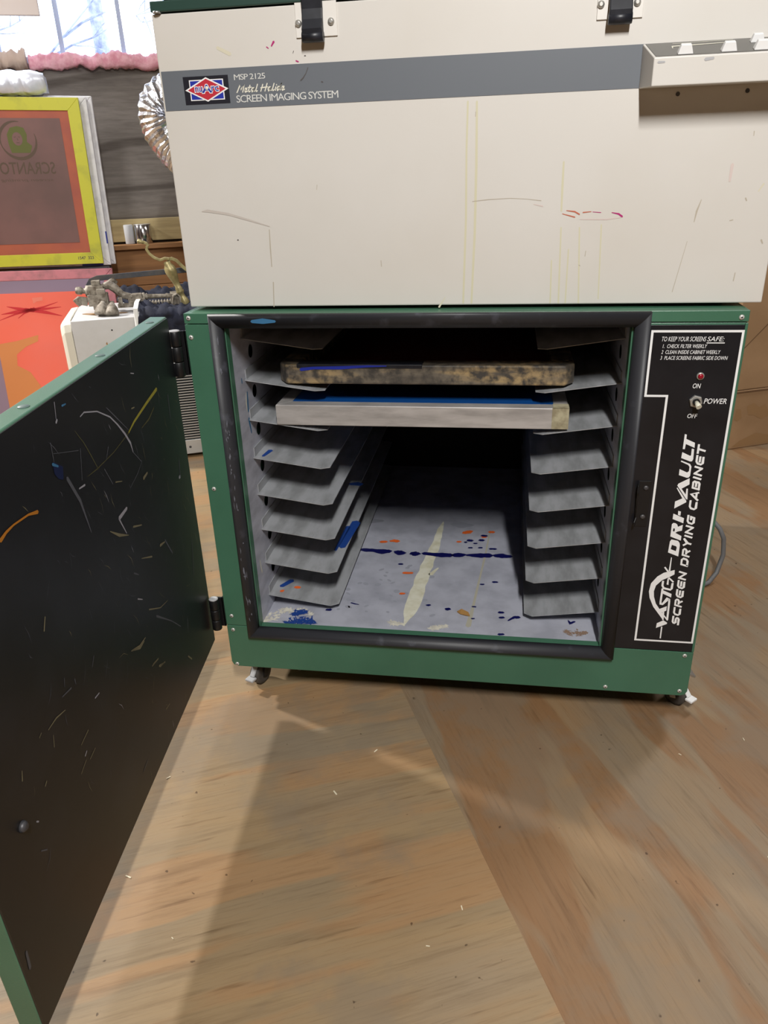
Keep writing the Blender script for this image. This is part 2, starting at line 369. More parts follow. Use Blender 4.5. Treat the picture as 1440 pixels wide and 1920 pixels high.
struct('wall_back', wl, M['oldply'])
struct('trim_1', MB().box(A0, A1, B1-0.035, B1, 0.752, 0.842), M['stud'])
wf = MB()
for x in (WX0, WX1-0.04): wf.box(x, x+0.04, B1+0.03, B1+0.08, WZ0, WZ1)
wf.box(WX0, WX1, B1+0.03, B1+0.08, WZ1-0.04, WZ1); wf.box(WX0, WX1, B1+0.02, B1+0.09, WZ0, WZ0+0.025)
win = struct('window_1', wf, M['munt'])
for x in (-1.01, -0.775, -0.534, -0.293, -0.053, 0.187, 0.427, 0.667):
    struct('muntin', MB().box(x-0.009, x+0.009, B1+0.045, B1+0.065, WZ0+0.025, WZ1-0.04), M['munt'], par=win)
struct('glass_pane', MB().box(WX0+0.04, WX1-0.04, B1+0.053, B1+0.057, WZ0+0.02, WZ1-0.03), M['glass'], par=win)

# shelf lip and stacked planks under the wall stud
pk = MB(); pk.box(-2.2, 1.6, B1-0.10, B1-0.036, 0.722, 0.742)
single('wall_shelf', pk, M['plank'], (-0.3, B1-0.07, 0.722), 'narrow brown plank shelf along the back wall carrying the two rolls', 'shelf', None, True, 0.002)
for i, (z0, z1) in enumerate(((0.568, 0.7205), (0.42, 0.566), (0.27, 0.418), (0.12, 0.268), (0.0, 0.118))):
    single('plank', MB().box(-2.2, 1.6, B1-0.075-0.006*(i % 2), B1-0.001, z0, z1), M['plank'], (-0.3, B1-0.04, z0),
           ['brown knotty plank directly under the wall shelf, behind the brass handle', 'second brown plank down from the wall shelf, above the navy cloth', 'third brown plank below the shelf, hidden behind the white machine',
            'fourth brown plank below the shelf, next to lowest', 'lowest brown plank standing on the floor at the back wall'][i], 'plank', 'planks stacked against the back wall', True, 0.002)
rl = MB(); rl.lathe((-0.1465, 2.349, 0.742), (-0.1465, 2.349, 0.822), [(0, 0.019), (0.04, 0.0205), (0.96, 0.0205), (1, 0.018)], 28)
single('tape_roll', rl, M['roll'], (-0.1465, 2.349, 0.742), 'dull pale grey roll standing on the plank shelf', 'roll', None, True)
rl = root('metal_canister', (-0.087, 2.336, 0.742), 'shiny chrome cylinder standing on the plank shelf', 'canister', None, True)
part('canister_body', MB().lathe((-0.087, 2.336, 0.742), (-0.087, 2.336, 0.820), [(0, 0.034), (0.03, 0.0355), (0.97, 0.0355), (1, 0.033)], 32), M['chrome'], rl)
part('rim', MB().lathe((-0.087, 2.336, 0.8195), (-0.087, 2.336, 0.823), [(0, 0.0365), (1, 0.0365)], 32), M['zinc'], rl)

# pink insulation stuffed along the sill
def lumpy(mb, a0, a1, na, prof, amp, sc, seed):
    rows = []
    for i in range(na+1):
        t = i/na; a = a0+(a1-a0)*t; row = []
        for b, z in prof(t):
            n = noise.noise(Vector((a*sc+seed, b*sc, z*sc))); n2 = noise.noise(Vector((a*sc*3+seed, b*sc*3, z*sc*3)))+.8*abs(noise.noise(Vector((a*sc*7+seed, b*sc*7, z*sc*7))))
            row.append(mb.bm.verts.new((a, min(B1-.002, b-amp*(n+0.5*n2)*0.8), z+amp*(n2*0.6+n*0.5))))
        rows.append(row)
    for r1, r2 in zip(rows, rows[1:]):
        m_ = len(r1)
        for j in range(m_):
            fc = mb.bm.faces.new((r1[j], r1[(j+1) % m_], r2[(j+1) % m_], r2[j])); fc.smooth = True
    mb.bm.faces.new(rows[0][::-1]); mb.bm.faces.new(rows[-1]); return mb
def ins_prof(h, d):
    return lambda t: [(B1-0.003, WZ0-0.02), (B1-d*0.6, WZ0-0.026), (B1-d, WZ0-0.012), (B1-d, WZ0+h*0.5), (B1-d*0.7, WZ0+h), (B1-d*0.3, WZ0+h*1.1), (B1-0.004, WZ0+h*0.9)]
single('insulation_batt', lumpy(MB(), -0.425, 0.5, 220, ins_prof(0.026, 0.03), 0.024, 8, 3.0), M['pink'], (0.05, B1-0.02, WZ0-0.02), 'pink fibrous insulation stuffed along the window sill, pinker right stretch', 'insulation', None, True)
single('insulation_batt', lumpy(MB(), -1.1, -0.43, 160, ins_prof(0.030, 0.06), 0.04, 9, 9.0), M['kraft'], (-0.7, B1-0.02, WZ0-0.02), 'dull pinkish crumpled insulation with paper facing at left of the window sill', 'insulation', None, True)
bl = MB(); bl.box(-1.5, -0.339, 2.27, 2.285, 1.583, 2.2)
single('window_blind', bl, M['blind'], (-0.9, 2.28, 1.583), 'beige blind edge hanging across the top left of the window', 'blind', None, True, 0.003)
bl = MB(); bl.box(-1.45, -0.4, 2.285, 2.40, 2.12, 2.15)

# ground and bare trees outside
struct('ground', MB().box(-12, 12, B1+0.3, 26, -0.3, -0.04), M['snow'])
def tree(x, y, h, r, lean, seed, label):
    rnd = random.Random(seed); mb = MB(); t = root('bare_tree', (x, y, -0.04), label, 'tree', 'bare trees outside the window', True)
    p = [Vector((x+lean*s*h+0.08*math.sin(s*5+seed), y, -0.04+s*h)) for s in [i/10 for i in range(11)]]
    mb.tube(p, [r*(1-0.6*i/10) for i in range(11)], 10); part('trunk', mb, M['bark'], t)
    br = MB()
    def grow(q, d, L, rr, n):
        pts = [q]; dd = d.copy()
        for i in range(6):
            dd = (dd+Vector((rnd.uniform(-.3, .3), rnd.uniform(-.2, .2), rnd.uniform(-.25, .25)))).normalized(); pts.append(pts[-1]+dd*L/6)
        br.tube(pts, [rr*(1-0.13*i) for i in range(7)], 5)
        if n:
            for i in (2, 3, 4, 5): grow(pts[i], (dd+Vector((rnd.uniform(-1, 1), rnd.uniform(-.5, .5), rnd.uniform(-.6, .8)))).normalized(), L*0.5, rr*0.5, n-1)
    for i in range(9):
        s = rnd.uniform(0.25, 0.95); q = p[int(s*10)]
        grow(q, Vector((rnd.choice((-1, 1)), rnd.uniform(-.5, .5), rnd.uniform(-.1, .5))).normalized(), rnd.uniform(1.2, 2.4), .024, 2)
    part('branches', br, M['bark'], t)
tree(-0.42, 7.2, 6.0, 0.085, 0.05, 1, 'pale bare tree seen through the middle window panes')
tree(-2.0, 6.6, 6.0, 0.09, -0.09, 5, 'bare tree at the far left of the window')
tree(0.5, 10.5, 7.0, 0.13, 0.03, 8, 'thicker bare tree just left of the cream machine')

# ---------------------------------------------------------------- screen drying cabinet
X0, X1, ZB, ZT, YD = 0.0, 0.914, 0.0715, 0.801, 0.95
cab = root('drying_cabinet', (0.457, 0.475, 0.0), 'green metal screen drying cabinet with its door open and shelves inside', 'cabinet')
b = MB(); b.box(0, .004, .0202, YD, ZB, ZT); b.box(.910, .914, .0202, YD, ZB, ZT); b.box(.004, .910, .0202, YD, ZT-.004, ZT); b.box(.004, .910, .0202, YD, ZB, ZB+.004); b.box(.004, .910, YD-.004, YD, ZB+.004, ZT-.004)
part('body_shell', b, M['green'], cab, 0.0008)
b = MB(); b.box(0, .914, 0, .02, .7835, ZT); b.box(0, .072, 0, .02, .1735, .7822)
b.prism([(0.012, 0, ZB), (0.902, 0, ZB), (0.910, 0, ZB+.003), (.914, 0, ZB+.011), (.914, 0, .1722), (0, 0, .1722), (0, 0, ZB+.011), (.004, 0, ZB+.003)], (0, .02, 0))
b.box(.742, .769, 0, .02, .1735, .7822); b.box(.769, .914, .002, .02, .1735, .7822); b.box(.9095, .914, -.001, .002, .1735, .7822)
part('face_frame', b, M['green'], cab, 0.0012)
# liner
def holed_wall(mb, x, holes):
    def q(y0, y1, z0, z1): mb.poly([(x, y0, z0), (x, y1, z0), (x, y1, z1), (x, y0, z1)])
    yc, hw, rr, st = 0.129, 0.03, 0.0125, 0.0772
    q(.02, yc-hw, .165, .79); q(yc+hw, .94, .165, .79)
    top = holes[0]+st/2; bot = holes[-1]-st/2; q(yc-hw, yc+hw, top, .79); q(yc-hw, yc+hw, .165, bot)
    for zc in holes:
        co = [(yc-hw, zc-st/2), (yc+hw, zc-st/2), (yc+hw, zc+st/2), (yc-hw, zc+st/2)]
        for i in range(4):
            a0 = math.radians(-135+90*i); arc = [(yc+rr*math.cos(a0+math.radians(90)*k/6), zc+rr*math.sin(a0+math.radians(90)*k/6)) for k in range(7)]
            pts = [co[i], co[(i+1) % 4]]+arc[::-1]
            mb.poly([(x, p[0], p[1]) for p in pts])
    return mb
HO = [.708-.0772*i for i in range(7)]
part('side_liner', holed_wall(MB(), .068, HO), M['galv'], cab); part('side_liner', holed_wall(MB(), .747, HO), M['galv'], cab)
lf = part('liner_floor', MB().box(.060, .755, .0201, .94, .160, .165), M['galv'], cab)
part('liner_back', MB().box(.060, .755, .94, .944, .165, .79), M['back_shade'], cab, label='back liner coloured black for the deep shade inside')
part('liner_top', MB().box(.060, .755, .0201, .94, .79, .794), M['galv'], cab)
# shelves: eight angled ledges down each side
def ledge(s):
    xw, x1, x2 = (.0682, .201, .217) if s < 0 else (.7468, .6175, .602)
    z = lambda x: .742-.142*abs(x-xw)
    pts = [(xw, .08, z(xw)), (x1, .08, z(x1)), (x2, .094, z(x2)), (x2, .9, z(x2)), (xw, .9, z(xw))]
    mb = MB().prism(pts, (0, 0, -.0014)); mb.box(min(xw, xw-s*.0014), max(xw, xw-s*.0014), .086, .9, .742, .760); return mb
for s in (-1, 1):
    o0 = part('shelf_ledge', ledge(s), M['shelf'], cab)
    for i in range(1, 8):
        c_ = o0.copy(); C.objects.link(c_); c_.location = o0.location+Vector((0, 0, -.0772*i))
# door gasket: four mitred rubber strips
GP = [(0, 0), (.0, -.008), (.003, -.0125), (.009, -.015), (.017, -.0145), (.023, -.010), (.0245, 0)]
def gask(c0, c1, d, n):
    c0, c1, d, n = Vector(c0), Vector(c1), Vector(d), Vector(n); mb = MB(); r_ = []
    for c_, sg in ((c0, 1), (c1, -1)): r_.append([mb.bm.verts.new((c_.x+n.x*s*1.0+d.x*sg*s, y, c_.y+n.y*s+d.y*sg*s)) for s, y in GP])
    return mb.skin(r_, True)
GX0, GX1, GZ0, GZ1 = .046, .769, .1505, .8005
for a, e, d, n in (((GX0, GZ1), (GX1, GZ1), (1, 0), (0, -1)), ((GX0, GZ0), (GX1, GZ0), (1, 0), (0, 1)), ((GX0, GZ0), (GX0, GZ1), (0, 1), (1, 0)), ((GX1, GZ0), (GX1, GZ1), (0, 1), (-1, 0))):
    g = part('gasket_strip', gask(a, e, d, n), M['rubber'], cab)
part('paint_smear', MB().stroke([(.126, .790), (.145, .7905), (.166, .790)], [.005, .009, .004], lambda q: (q.x, -.0156, q.y)), M['ltblue'], cab, label='blue paint smear on the top gasket')
mb = MB(); rnd = random.Random(11)
for _ in range(46):
    z = rnd.uniform(.19, .76); x = GX0+rnd.uniform(.009, .017); L = rnd.uniform(.003, .016); d = Vector((rnd.uniform(-.15, .15), 1))*L/2
    mb.stroke([Vector((x, z))-d, Vector((x+rnd.uniform(-.001, .001), z)), Vector((x, z))+d], [.0003, rnd.uniform(.0008, .0024), .0003], lambda q, y_=-.0151-.00001*_: (q.x, y_, q.y))
part('gasket_scuffs', mb, M['scuff_pale'], cab)
# control panel
cp_ = part('control_panel', MB().box(.7695, .909, -.001, .002, .1742, .779), M['black_pan'], cab, 0.0004)
PF = lambda q: (q.x, -.0013, q.y)
bl = MB(); bw = .0036
out = [(.7735, .7695), (.9082, .7695), (.9075, .1950), (.8060, .1950), (.8075, .6655), (.7738, .6655)]
def inset(P, d):
    r = []
    for i in range(len(P)):
        a_, c_, e_ = Vector(P[i-1]), Vector(P[i]), Vector(P[(i+1) % len(P)]); n1 = (c_-a_).normalized(); n2 = (e_-c_).normalized()
        n1 = Vector((n1.y, -n1.x)); n2 = Vector((n2.y, -n2.x)); m_ = (n1+n2).normalized(); r.append(c_+m_*d/m_.dot(n1))
    return r
oo, ii = inset(out, -bw/2), inset(out, bw/2)
for i in range(6): bl.poly([PF(oo[i]), PF(oo[(i+1) % 6]), PF(ii[(i+1) % 6]), PF(ii[i])])
part('border_line', bl, M['white_ink'], cp_)
tx = MB()
text(tx, 'TO KEEP YOUR SCREENS', .789, .8553, .7538, .7611, PF, .22, 0); text(tx, 'SAFE:', .8568, .8820, .7538, .7611, PF, .22, 0); tx.stroke([(.8565, .7513), (.8835, .7513)], .0014, PF, False)
text(tx, '1.  CHECK FILTER WEEKLY', .7915, .8582, .7432, .7492, PF, .2, .002); text(tx, '2  CLEAN INSIDE CABINET WEEKLY', .7905, .8792, .7339, .7399, PF, .2, .002); text(tx, '3  PLACE SCREENS FABRIC SIDE DOWN', .7900, .8912, .7246, .7306, PF, .2, .002)
text(tx, 'ON', .8450, .8572, .6786, .6866, PF, .15, .006); text(tx, 'POWER', .8654, .9000, .6533, .6622, PF, .2, .006); text(tx, 'OFF', .8432, .8585, .6288, .6362, PF, .15, .006)
part('lettering', tx, M['white_ink'], cp_)
DV = {'D':[[0.84269,0.38137],[0.84339,0.40298],[0.84548,0.40736],[0.85686,0.40481],[0.85998,0.40067],[0.86094,0.39611],[0.86092,0.37417]],'Dh':[[0.84649,0.38805],[0.84741,0.39672],[0.8552,0.39401],[0.85632,0.39129],[0.85558,0.38446]],'R':[[0.84286,0.41288],[0.8426,0.43658],[0.84485,0.43936],[0.84879,0.43877],[0.85167,0.43635],[0.85321,0.43221],[0.86096,0.43627],[0.86083,0.425],[0.85333,0.42288],[0.8504,0.42034],[0.86125,0.41444],[0.86132,0.40562]],'Rh':[[0.84572,0.42362],[0.84612,0.42891],[0.84847,0.42871],[0.84898,0.42451],[0.84817,0.42266]],'I':[[0.84266,0.44674],[0.84269,0.45713],[0.86128,0.44895],[0.86122,0.43927]],'dash':[[0.85009,0.46258],[0.8546,0.46127],[0.85469,0.45344],[0.85042,0.45476]],'V':[[0.8428,0.46672],[0.8426,0.47989],[0.85378,0.48609],[0.84237,0.50447],[0.84304,0.50622],[0.86064,0.48198],[0.86101,0.47908]],'A':[[0.84264,0.5095],[0.84408,0.51311],[0.86095,0.52356],[0.86204,0.51224],[0.85026,0.50401],[0.85816,0.49348],[0.85804,0.50426],[0.86055,0.50434],[0.86226,0.48421],[0.86002,0.48486]],'U':[[0.84277,0.52869],[0.84268,0.53953],[0.85527,0.5337],[0.85807,0.53616],[0.85794,0.54386],[0.85539,0.54728],[0.84287,0.55294],[0.84335,0.55503],[0.85825,0.54916],[0.86095,0.54463],[0.86102,0.5278],[0.85895,0.52449],[0.85587,0.52412]],'L':[[0.84267,0.55945],[0.84323,0.56981],[0.85638,0.56352],[0.85772,0.56465],[0.85742,0.57631],[0.86122,0.57543],[0.86206,0.55786],[0.86072,0.55395],[0.85767,0.55359]],'T':[[0.84315,0.5753],[0.84315,0.60151],[0.84645,0.60049],[0.84667,0.59307],[0.86097,0.5866],[0.86153,0.57776],[0.84694,0.58426],[0.84651,0.5751]]}
VX = {'V':[[0.84006,0.22302],[0.84048,0.23345],[0.85135,0.24049],[0.85842,0.2358],[0.8583,0.23291]],'arc':[[0.85115,0.2422],[0.84923,0.24265],[0.82999,0.26872],[0.82164,0.28731],[0.81909,0.30052],[0.82094,0.31717],[0.83025,0.33188],[0.84021,0.34],[0.85835,0.34687],[0.85901,0.33775],[0.85113,0.33192],[0.83926,0.32475],[0.83007,0.31329],[0.82769,0.30102],[0.8291,0.28998],[0.83384,0.27571],[0.84943,0.25293]],'A1':[[0.8403,0.26371],[0.85379,0.27109],[0.85397,0.26173],[0.84799,0.25739],[0.84365,0.25882]],'A2':[[0.83957,0.26196],[0.84122,0.26376],[0.85875,0.24327],[0.85844,0.23958]],'T':[[0.84093,0.29846],[0.84108,0.3051],[0.85892,0.29729],[0.85892,0.28975]],'E2':[[0.84794,0.3167],[0.8483,0.32905],[0.85061,0.32863],[0.85126,0.31558]],'l1':[[0.84917,0.2009],[0.84876,0.2265],[0.85109,0.22666],[0.85135,0.20082]],'l2':[[0.84827,0.34452],[0.84902,0.37199],[0.85051,0.37153],[0.85104,0.34402]],'mid':[[0.8489,0.24148],[0.84767,0.2585],[0.8508,0.2587],[0.85156,0.24108]]}
VS = {'S':([[0.85775,0.24149],[0.85682,0.28047],[0.85616,0.28602],[0.85368,0.28754],[0.84512,0.27415],[0.84242,0.27511],[0.84172,0.27956],[0.84194,0.30791]],0.0034),'E':([[0.84119,0.32376],[0.84097,0.3139],[0.84388,0.30857],[0.85606,0.30596],[0.8576,0.30825],[0.85796,0.32032]],0.0036),'X1':([[0.84063,0.35186],[0.84863,0.34152]],0.0028),'X2':([[0.84991,0.33077],[0.85912,0.32202]],0.0028)}
DS = [('yellow',[[0.1017,0.5705],[0.1493,0.5642],[0.2117,0.5543],[0.2387,0.5466]],[0.0088,0.0074,0.006,0.0037]),('yellow2',[[0.2387,0.5466],[0.2997,0.5404],[0.3589,0.5403],[0.3882,0.5425]],[0.0027,0.0019,0.0024,0.0011]),('yellow2',[[0.1265,0.5473],[0.1532,0.5379],[0.1885,0.5354]],[0.0034,0.005,0.0016]),('yellow2',[[0.3962,0.6085],[0.3791,0.5855],[0.3667,0.5623],[0.3552,0.5388]],[0.0012,0.0023,0.003,0.0019]),('white',[[0.3741,0.6196],[0.362,0.6211],[0.3254,0.6097],[0.2898,0.5893],[0.2708,0.5714],[0.252,0.5502],[0.2387,0.5305],[0.235,0.5141]],[0.0024,0.0025,0.0026,0.0033,0.004,0.006,0.0062,0.0019]),('grey',[[0.2957,0.6048],[0.2722,0.583],[0.2369,0.5503]],[0.0024,0.0031,0.0014]),('grey',[[0.235,0.5141],[0.2108,0.4888],[0.2318,0.4792],[0.2674,0.4707]],[0.0021,0.0023,0.0022,0.0014]),('blue',[[0.4634,0.5927],[0.4602,0.5841],[0.4517,0.5756],[0.4505,0.5676]],[0.0058,0.0199,0.0254,0.0072]),('ltblue',[[0.4659,0.5926],[0.4546,0.5853]],[0.0055,0.0036]),('ltblue',[[0.4144,0.6475],[0.4045,0.6465]],[0.0041,0.0025]),('orange',[[0.5999,0.5636],[0.587,0.5665],[0.571,0.567],[0.5396,0.5634],[0.5205,0.5573]],[0.0073,0.0051,0.0034,0.0036,0.0066]),('white',[[0.2929,0.4494],[0.323,0.4479]],[0.0071,0.0095]),('white',[[0.3236,0.4467],[0.3089,0.4161]],[0.0048,0.0022]),('cream',[[0.3589,0.4459],[0.3335,0.4263],[0.3041,0.4104]],[0.0023,0.0102,0.002]),('cream',[[0.2833,0.4134],[0.253,0.4008]],[0.0069,0.0036]),('cream',[[0.2754,0.354],[0.237,0.3352]],[0.0026,0.0062]),('cream',[[0.1965,0.3331],[0.1747,0.3281]],[0.0109,0.004]),('cream',[[0.2838,0.2651],[0.241,0.2399],[0.2059,0.2315]],[0.005,0.0033,0.002]),('grey',[[0.2611,0.2371],[0.2056,0.1893],[0.1696,0.1523]],[0.0061,0.0026,0.0028]),('cream',[[0.3669,0.2475],[0.3401,0.2362],[0.3159,0.2343]],[0.0056,0.0067,0.0038]),('cream',[[0.5677,0.4267],[0.5589,0.4401]],[0.0052,0.0044]),('grey',[[0.459,0.6169],[0.4614,0.5918]],[0.0023,0.0014]),('grey',[[0.4584,0.603],[0.3976,0.5827]],[0.0008,0.0012]),('grey',[[0.4398,0.5629],[0.4207,0.5232],[0.4103,0.4719]],[0.0084,0.0079,0.0024]),('grey',[[0.3918,0.5829],[0.4047,0.5446]],[0.0021,0.0017]),('white',[[0.4163,0.5381],[0.4001,0.536]],[0.0029,0.004]),('grey',[[0.3377,0.5312],[0.3218,0.5016]],[0.0026,0.002]),('grey',[[0.3134,0.5543],[0.3267,0.5404]],[0.0025,0.0018]),('cream',[[0.215,0.4625],[0.1972,0.4641]],[0.0111,0.0081]),('cream',[[0.3121,0.5001],[0.291,0.492]],[0.0043,0.0021]),('grey',[[0.0557,0.5463],[0.0603,0.5048]],[0.0037,0.0028]),('grey',[[0.0508,0.4251],[0.0563,0.3952]],[0.004,0.0041]),('white',[[0.0624,0.3961],[0.056,0.3958]],[0.0087,0.0088]),('grey',[[0.1734,0.3309],[0.151,0.293]],[0.0046,0.0049]),('white',[[0.3151,0.3055],[0.2996,0.2947]],[0.0034,0.0017]),('grey',[[0.3105,0.3485],[0.2959,0.337]],[0.0043,0.002]),('grey',[[0.0477,0.2621],[0.0666,0.1964]],[0.0033,0.0034]),('cream',[[0.3087,0.1759],[0.2839,0.1699]],[0.0049,0.0025]),('cream',[[0.283,0.152],[0.262,0.1453]],[0.0068,0.0035]),('cream',[[0.159,0.0782],[0.1436,0.06]],[0.0065,0.0067]),('white',[[0.436,0.6339],[0.4325,0.6362]],[0.0049,0.004]),('white',[[0.4297,0.6572],[0.4341,0.6379]],[0.0019,0.0013]),('white',[[0.194,0.6237],[0.1819,0.6198]],[0.0021,0.0022]),('cream',[[0.2134,0.5754],[0.2024,0.5737]],[0.0049,0.0039]),('cream',[[0.6105,0.3163],[0.5896,0.3159],[0.5681,0.3093]],[0.0025,0.0043,0.0022]),('cream',[[0.6041,0.3026],[0.6085,0.288]],[0.0021,0.0031]),('grey',[[0.5671,0.3288],[0.5441,0.3235]],[0.0022,0.0034]),('white',[[0.4966,0.2671],[0.484,0.2651]],[0.0033,0.0026]),('cream',[[0.5547,0.2397],[0.5311,0.2431]],[0.0025,0.0033]),('cream',[[0.571,0.206],[0.5526,0.2118]],[0.0025,0.0026]),('cream',[[0.5433,0.2044],[0.5257,0.2067]],[0.0027,0.0027]),('white',[[0.5524,0.2186],[0.5461,0.2211]],[0.0032,0.0026]),('cream',[[0.3706,0.2495],[0.3402,0.2323],[0.3222,0.2323]],[0.0029,0.0074,0.0039]),('cream',[[0.3119,0.1755],[0.2853,0.169]],[0.0044,0.0036]),('cream',[[0.2866,0.1557],[0.2611,0.144]],[0.008,0.0033]),('grey',[[0.4857,0.3102],[0.4755,0.3204]],[0.0019,0.0026]),('white',[[0.6762,0.2404],[0.6731,0.2368]],[0.0028,0.0028]),('grey',[[0.4118,0.0491],[0.3918,0.0523]],[0.0028,0.0029]),('cream',[[0.6783,0.3056],[0.6741,0.3161]],[0.0044,0.0026]),('cream',[[0.6443,0.2622],[0.6394,0.265]],[0.0043,0.0032]),('grey',[[0.6839,0.2014],[0.6736,0.1913]],[0.002,0.0027]),('grey',[[0.7558,0.1272],[0.7583,0.1028]],[0.0053,0.0065]),('cream',[[0.6301,0.3224],[0.6242,0.3244]],[0.0025,0.0026]),('grey',[[0.553,0.3464],[0.557,0.3358]],[0.0021,0.0016]),('grey',[[0.532,0.3278],[0.5322,0.3201]],[0.003,0.0018]),('cream',[[0.2917,0.0688],[0.2739,0.0651]],[0.005,0.0032])]
FS = [('navy',[[0.2045,0.3694],[0.2236,0.3677],[0.245,0.3673],[0.267,0.3625],[0.2834,0.3663]],[0.0092,0.0159,0.0159,0.0248,0.018]),('navy',[[0.1813,0.3917],[0.2029,0.3924]],[0.0071,0.0141]),('navy',[[0.3016,0.3645],[0.3122,0.3599],[0.32,0.3606]],[0.018,0.0245,0.0156]),('navy',[[0.3401,0.3591],[0.3474,0.3586],[0.3557,0.3594]],[0.0155,0.0244,0.0155]),('navy',[[0.3689,0.3628],[0.3931,0.3594],[0.4139,0.358],[0.4329,0.3586]],[0.0133,0.0177,0.022,0.0197]),('navy',[[0.442,0.3606],[0.4548,0.3617],[0.4659,0.3649]],[0.0176,0.0219,0.011]),('navy',[[0.4722,0.3633],[0.4982,0.3635],[0.5261,0.366]],[0.0088,0.0219,0.0218]),('navy',[[0.5388,0.3672],[0.5566,0.3666],[0.5757,0.3651]],[0.0153,0.0218,0.0131]),('navy',[[0.4712,0.441],[0.4808,0.4418]],[0.0106,0.0107]),('navy',[[0.5003,0.4447],[0.5082,0.4454]],[0.0107,0.0107]),('navy',[[0.5052,0.4704],[0.5149,0.47]],[0.0109,0.0109]),('navy',[[0.4638,0.4309],[0.4675,0.4312]],[0.007,0.007]),('navy',[[0.4873,0.4259],[0.4926,0.4264]],[0.007,0.007]),('navy',[[0.4748,0.4017],[0.4821,0.4023]],[0.0068,0.0069]),('navy',[[0.4992,0.4039],[0.506,0.4045]],[0.0068,0.0068]),('navy',[[0.5263,0.4006],[0.5397,0.4007]],[0.0079,0.008]),('navy',[[0.5098,0.2275],[0.5164,0.2282]],[0.0057,0.0057]),('navy',[[0.537,0.2407],[0.5456,0.2406]],[0.0068,0.0067]),('navy',[[0.4419,0.1172],[0.4482,0.117]],[0.0093,0.0093]),('navy',[[0.3998,0.1285],[0.4062,0.1291]],[0.006,0.006]),('navy',[[0.5517,0.1148],[0.5601,0.1148]],[0.0075,0.0075]),('navy',[[0.5542,0.0952],[0.5612,0.0959]],[0.0073,0.0074]),('navy',[[0.5704,0.0855],[0.5834,0.099],[0.5922,0.0998]],[0.0025,0.0082,0.0098]),('navy',[[0.5529,0.0335],[0.5613,0.0344]],[0.0069,0.0068]),('navy',[[0.4961,0.1321],[0.5025,0.1318]],[0.0051,0.0051]),('navy',[[0.4965,0.0852],[0.5018,0.0858]],[0.004,0.0041]),('navy',[[0.6913,0.0978],[0.6949,0.0878],[0.7039,0.0951]],[0.0024,0.0064,0.0048]),('navy',[[0.1903,0.0885],[0.1984,0.0902]],[0.0078,0.0078]),('navy',[[0.3166,0.3037],[0.3237,0.3043]],[0.0074,0.0074]),('navy',[[0.2366,0.121],[0.2539,0.1165]],[0.0044,0.0026]),('orange',[[0.2561,0.4149],[0.2685,0.416]],[0.012,0.0107]),('orange',[[0.2785,0.4216],[0.2875,0.4236],[0.298,0.4221]],[0.0072,0.0143,0.0118]),('orange',[[0.3326,0.2627],[0.3513,0.2645]],[0.0091,0.0091]),('orange',[[0.3374,0.1706],[0.3458,0.1714]],[0.0082,0.0065]),('orange',[[0.4593,0.4836],[0.4688,0.4881],[0.4773,0.4939]],[0.0148,0.0173,0.0099]),('orange',[[0.4452,0.4316],[0.4526,0.4322]],[0.0082,0.0083]),('orange',[[0.5066,0.4633],[0.5129,0.4638]],[0.0097,0.0096]),('orange',[[0.5229,0.4928],[0.5326,0.4936]],[0.0111,0.0111]),('tape',[[0.4015,0.5438],[0.3969,0.4982],[0.3935,0.4129],[0.3838,0.3226],[0.3759,0.2301],[0.3711,0.1459],[0.3671,0.102],[0.3609,0.044]],[0.0033,0.0144,0.0201,0.0253,0.03,0.0343,0.028,0.0013]),('tape',[[0.3948,0.2615],[0.4092,0.2935]],[0.012,0.0041]),('glue',[[0.5229,0.4903],[0.5159,0.3673],[0.5071,0.2622],[0.498,0.1409],[0.4909,0.0574]],[0.0033,0.0041,0.0044,0.0054,0.0113]),('stain',[[0.2029,0.5338],[0.2399,0.5369]],[0.0321,0.0134]),('stain',[[0.4275,0.5329],[0.4501,0.5283],[0.4777,0.5307]],[0.0181,0.0335,0.0102]),('cream',[[0.3324,0.0571],[0.3557,0.0498]],[0.0162,0.008]),('cream',[[0.416,0.0418],[0.4434,0.0525]],[0.0093,0.0126]),('rust',[[0.6824,0.0577],[0.707,0.0526],[0.724,0.0582]],[0.0046,0.0231,0.0062]),('blue',[[0.1149,0.0178],[0.1247,0.0305],[0.141,0.044],[0.1555,0.0395],[0.1707,0.0381]],[0.0117,0.0213,0.03,0.0297,0.0141]),('blue',[[0.1258,0.0635],[0.1334,0.0734],[0.1473,0.0718]],[0.0062,0.0186,0.0087]),('cream',[[0.0679,0.0305],[0.0798,0.0467],[0.0928,0.0724],[0.1102,0.0835]],[0.012,0.0305,0.0251,0.01]),('cream',[[0.1127,0.0744],[0.1369,0.0862],[0.162,0.0672]],[0.0063,0.0151,0.0061])]
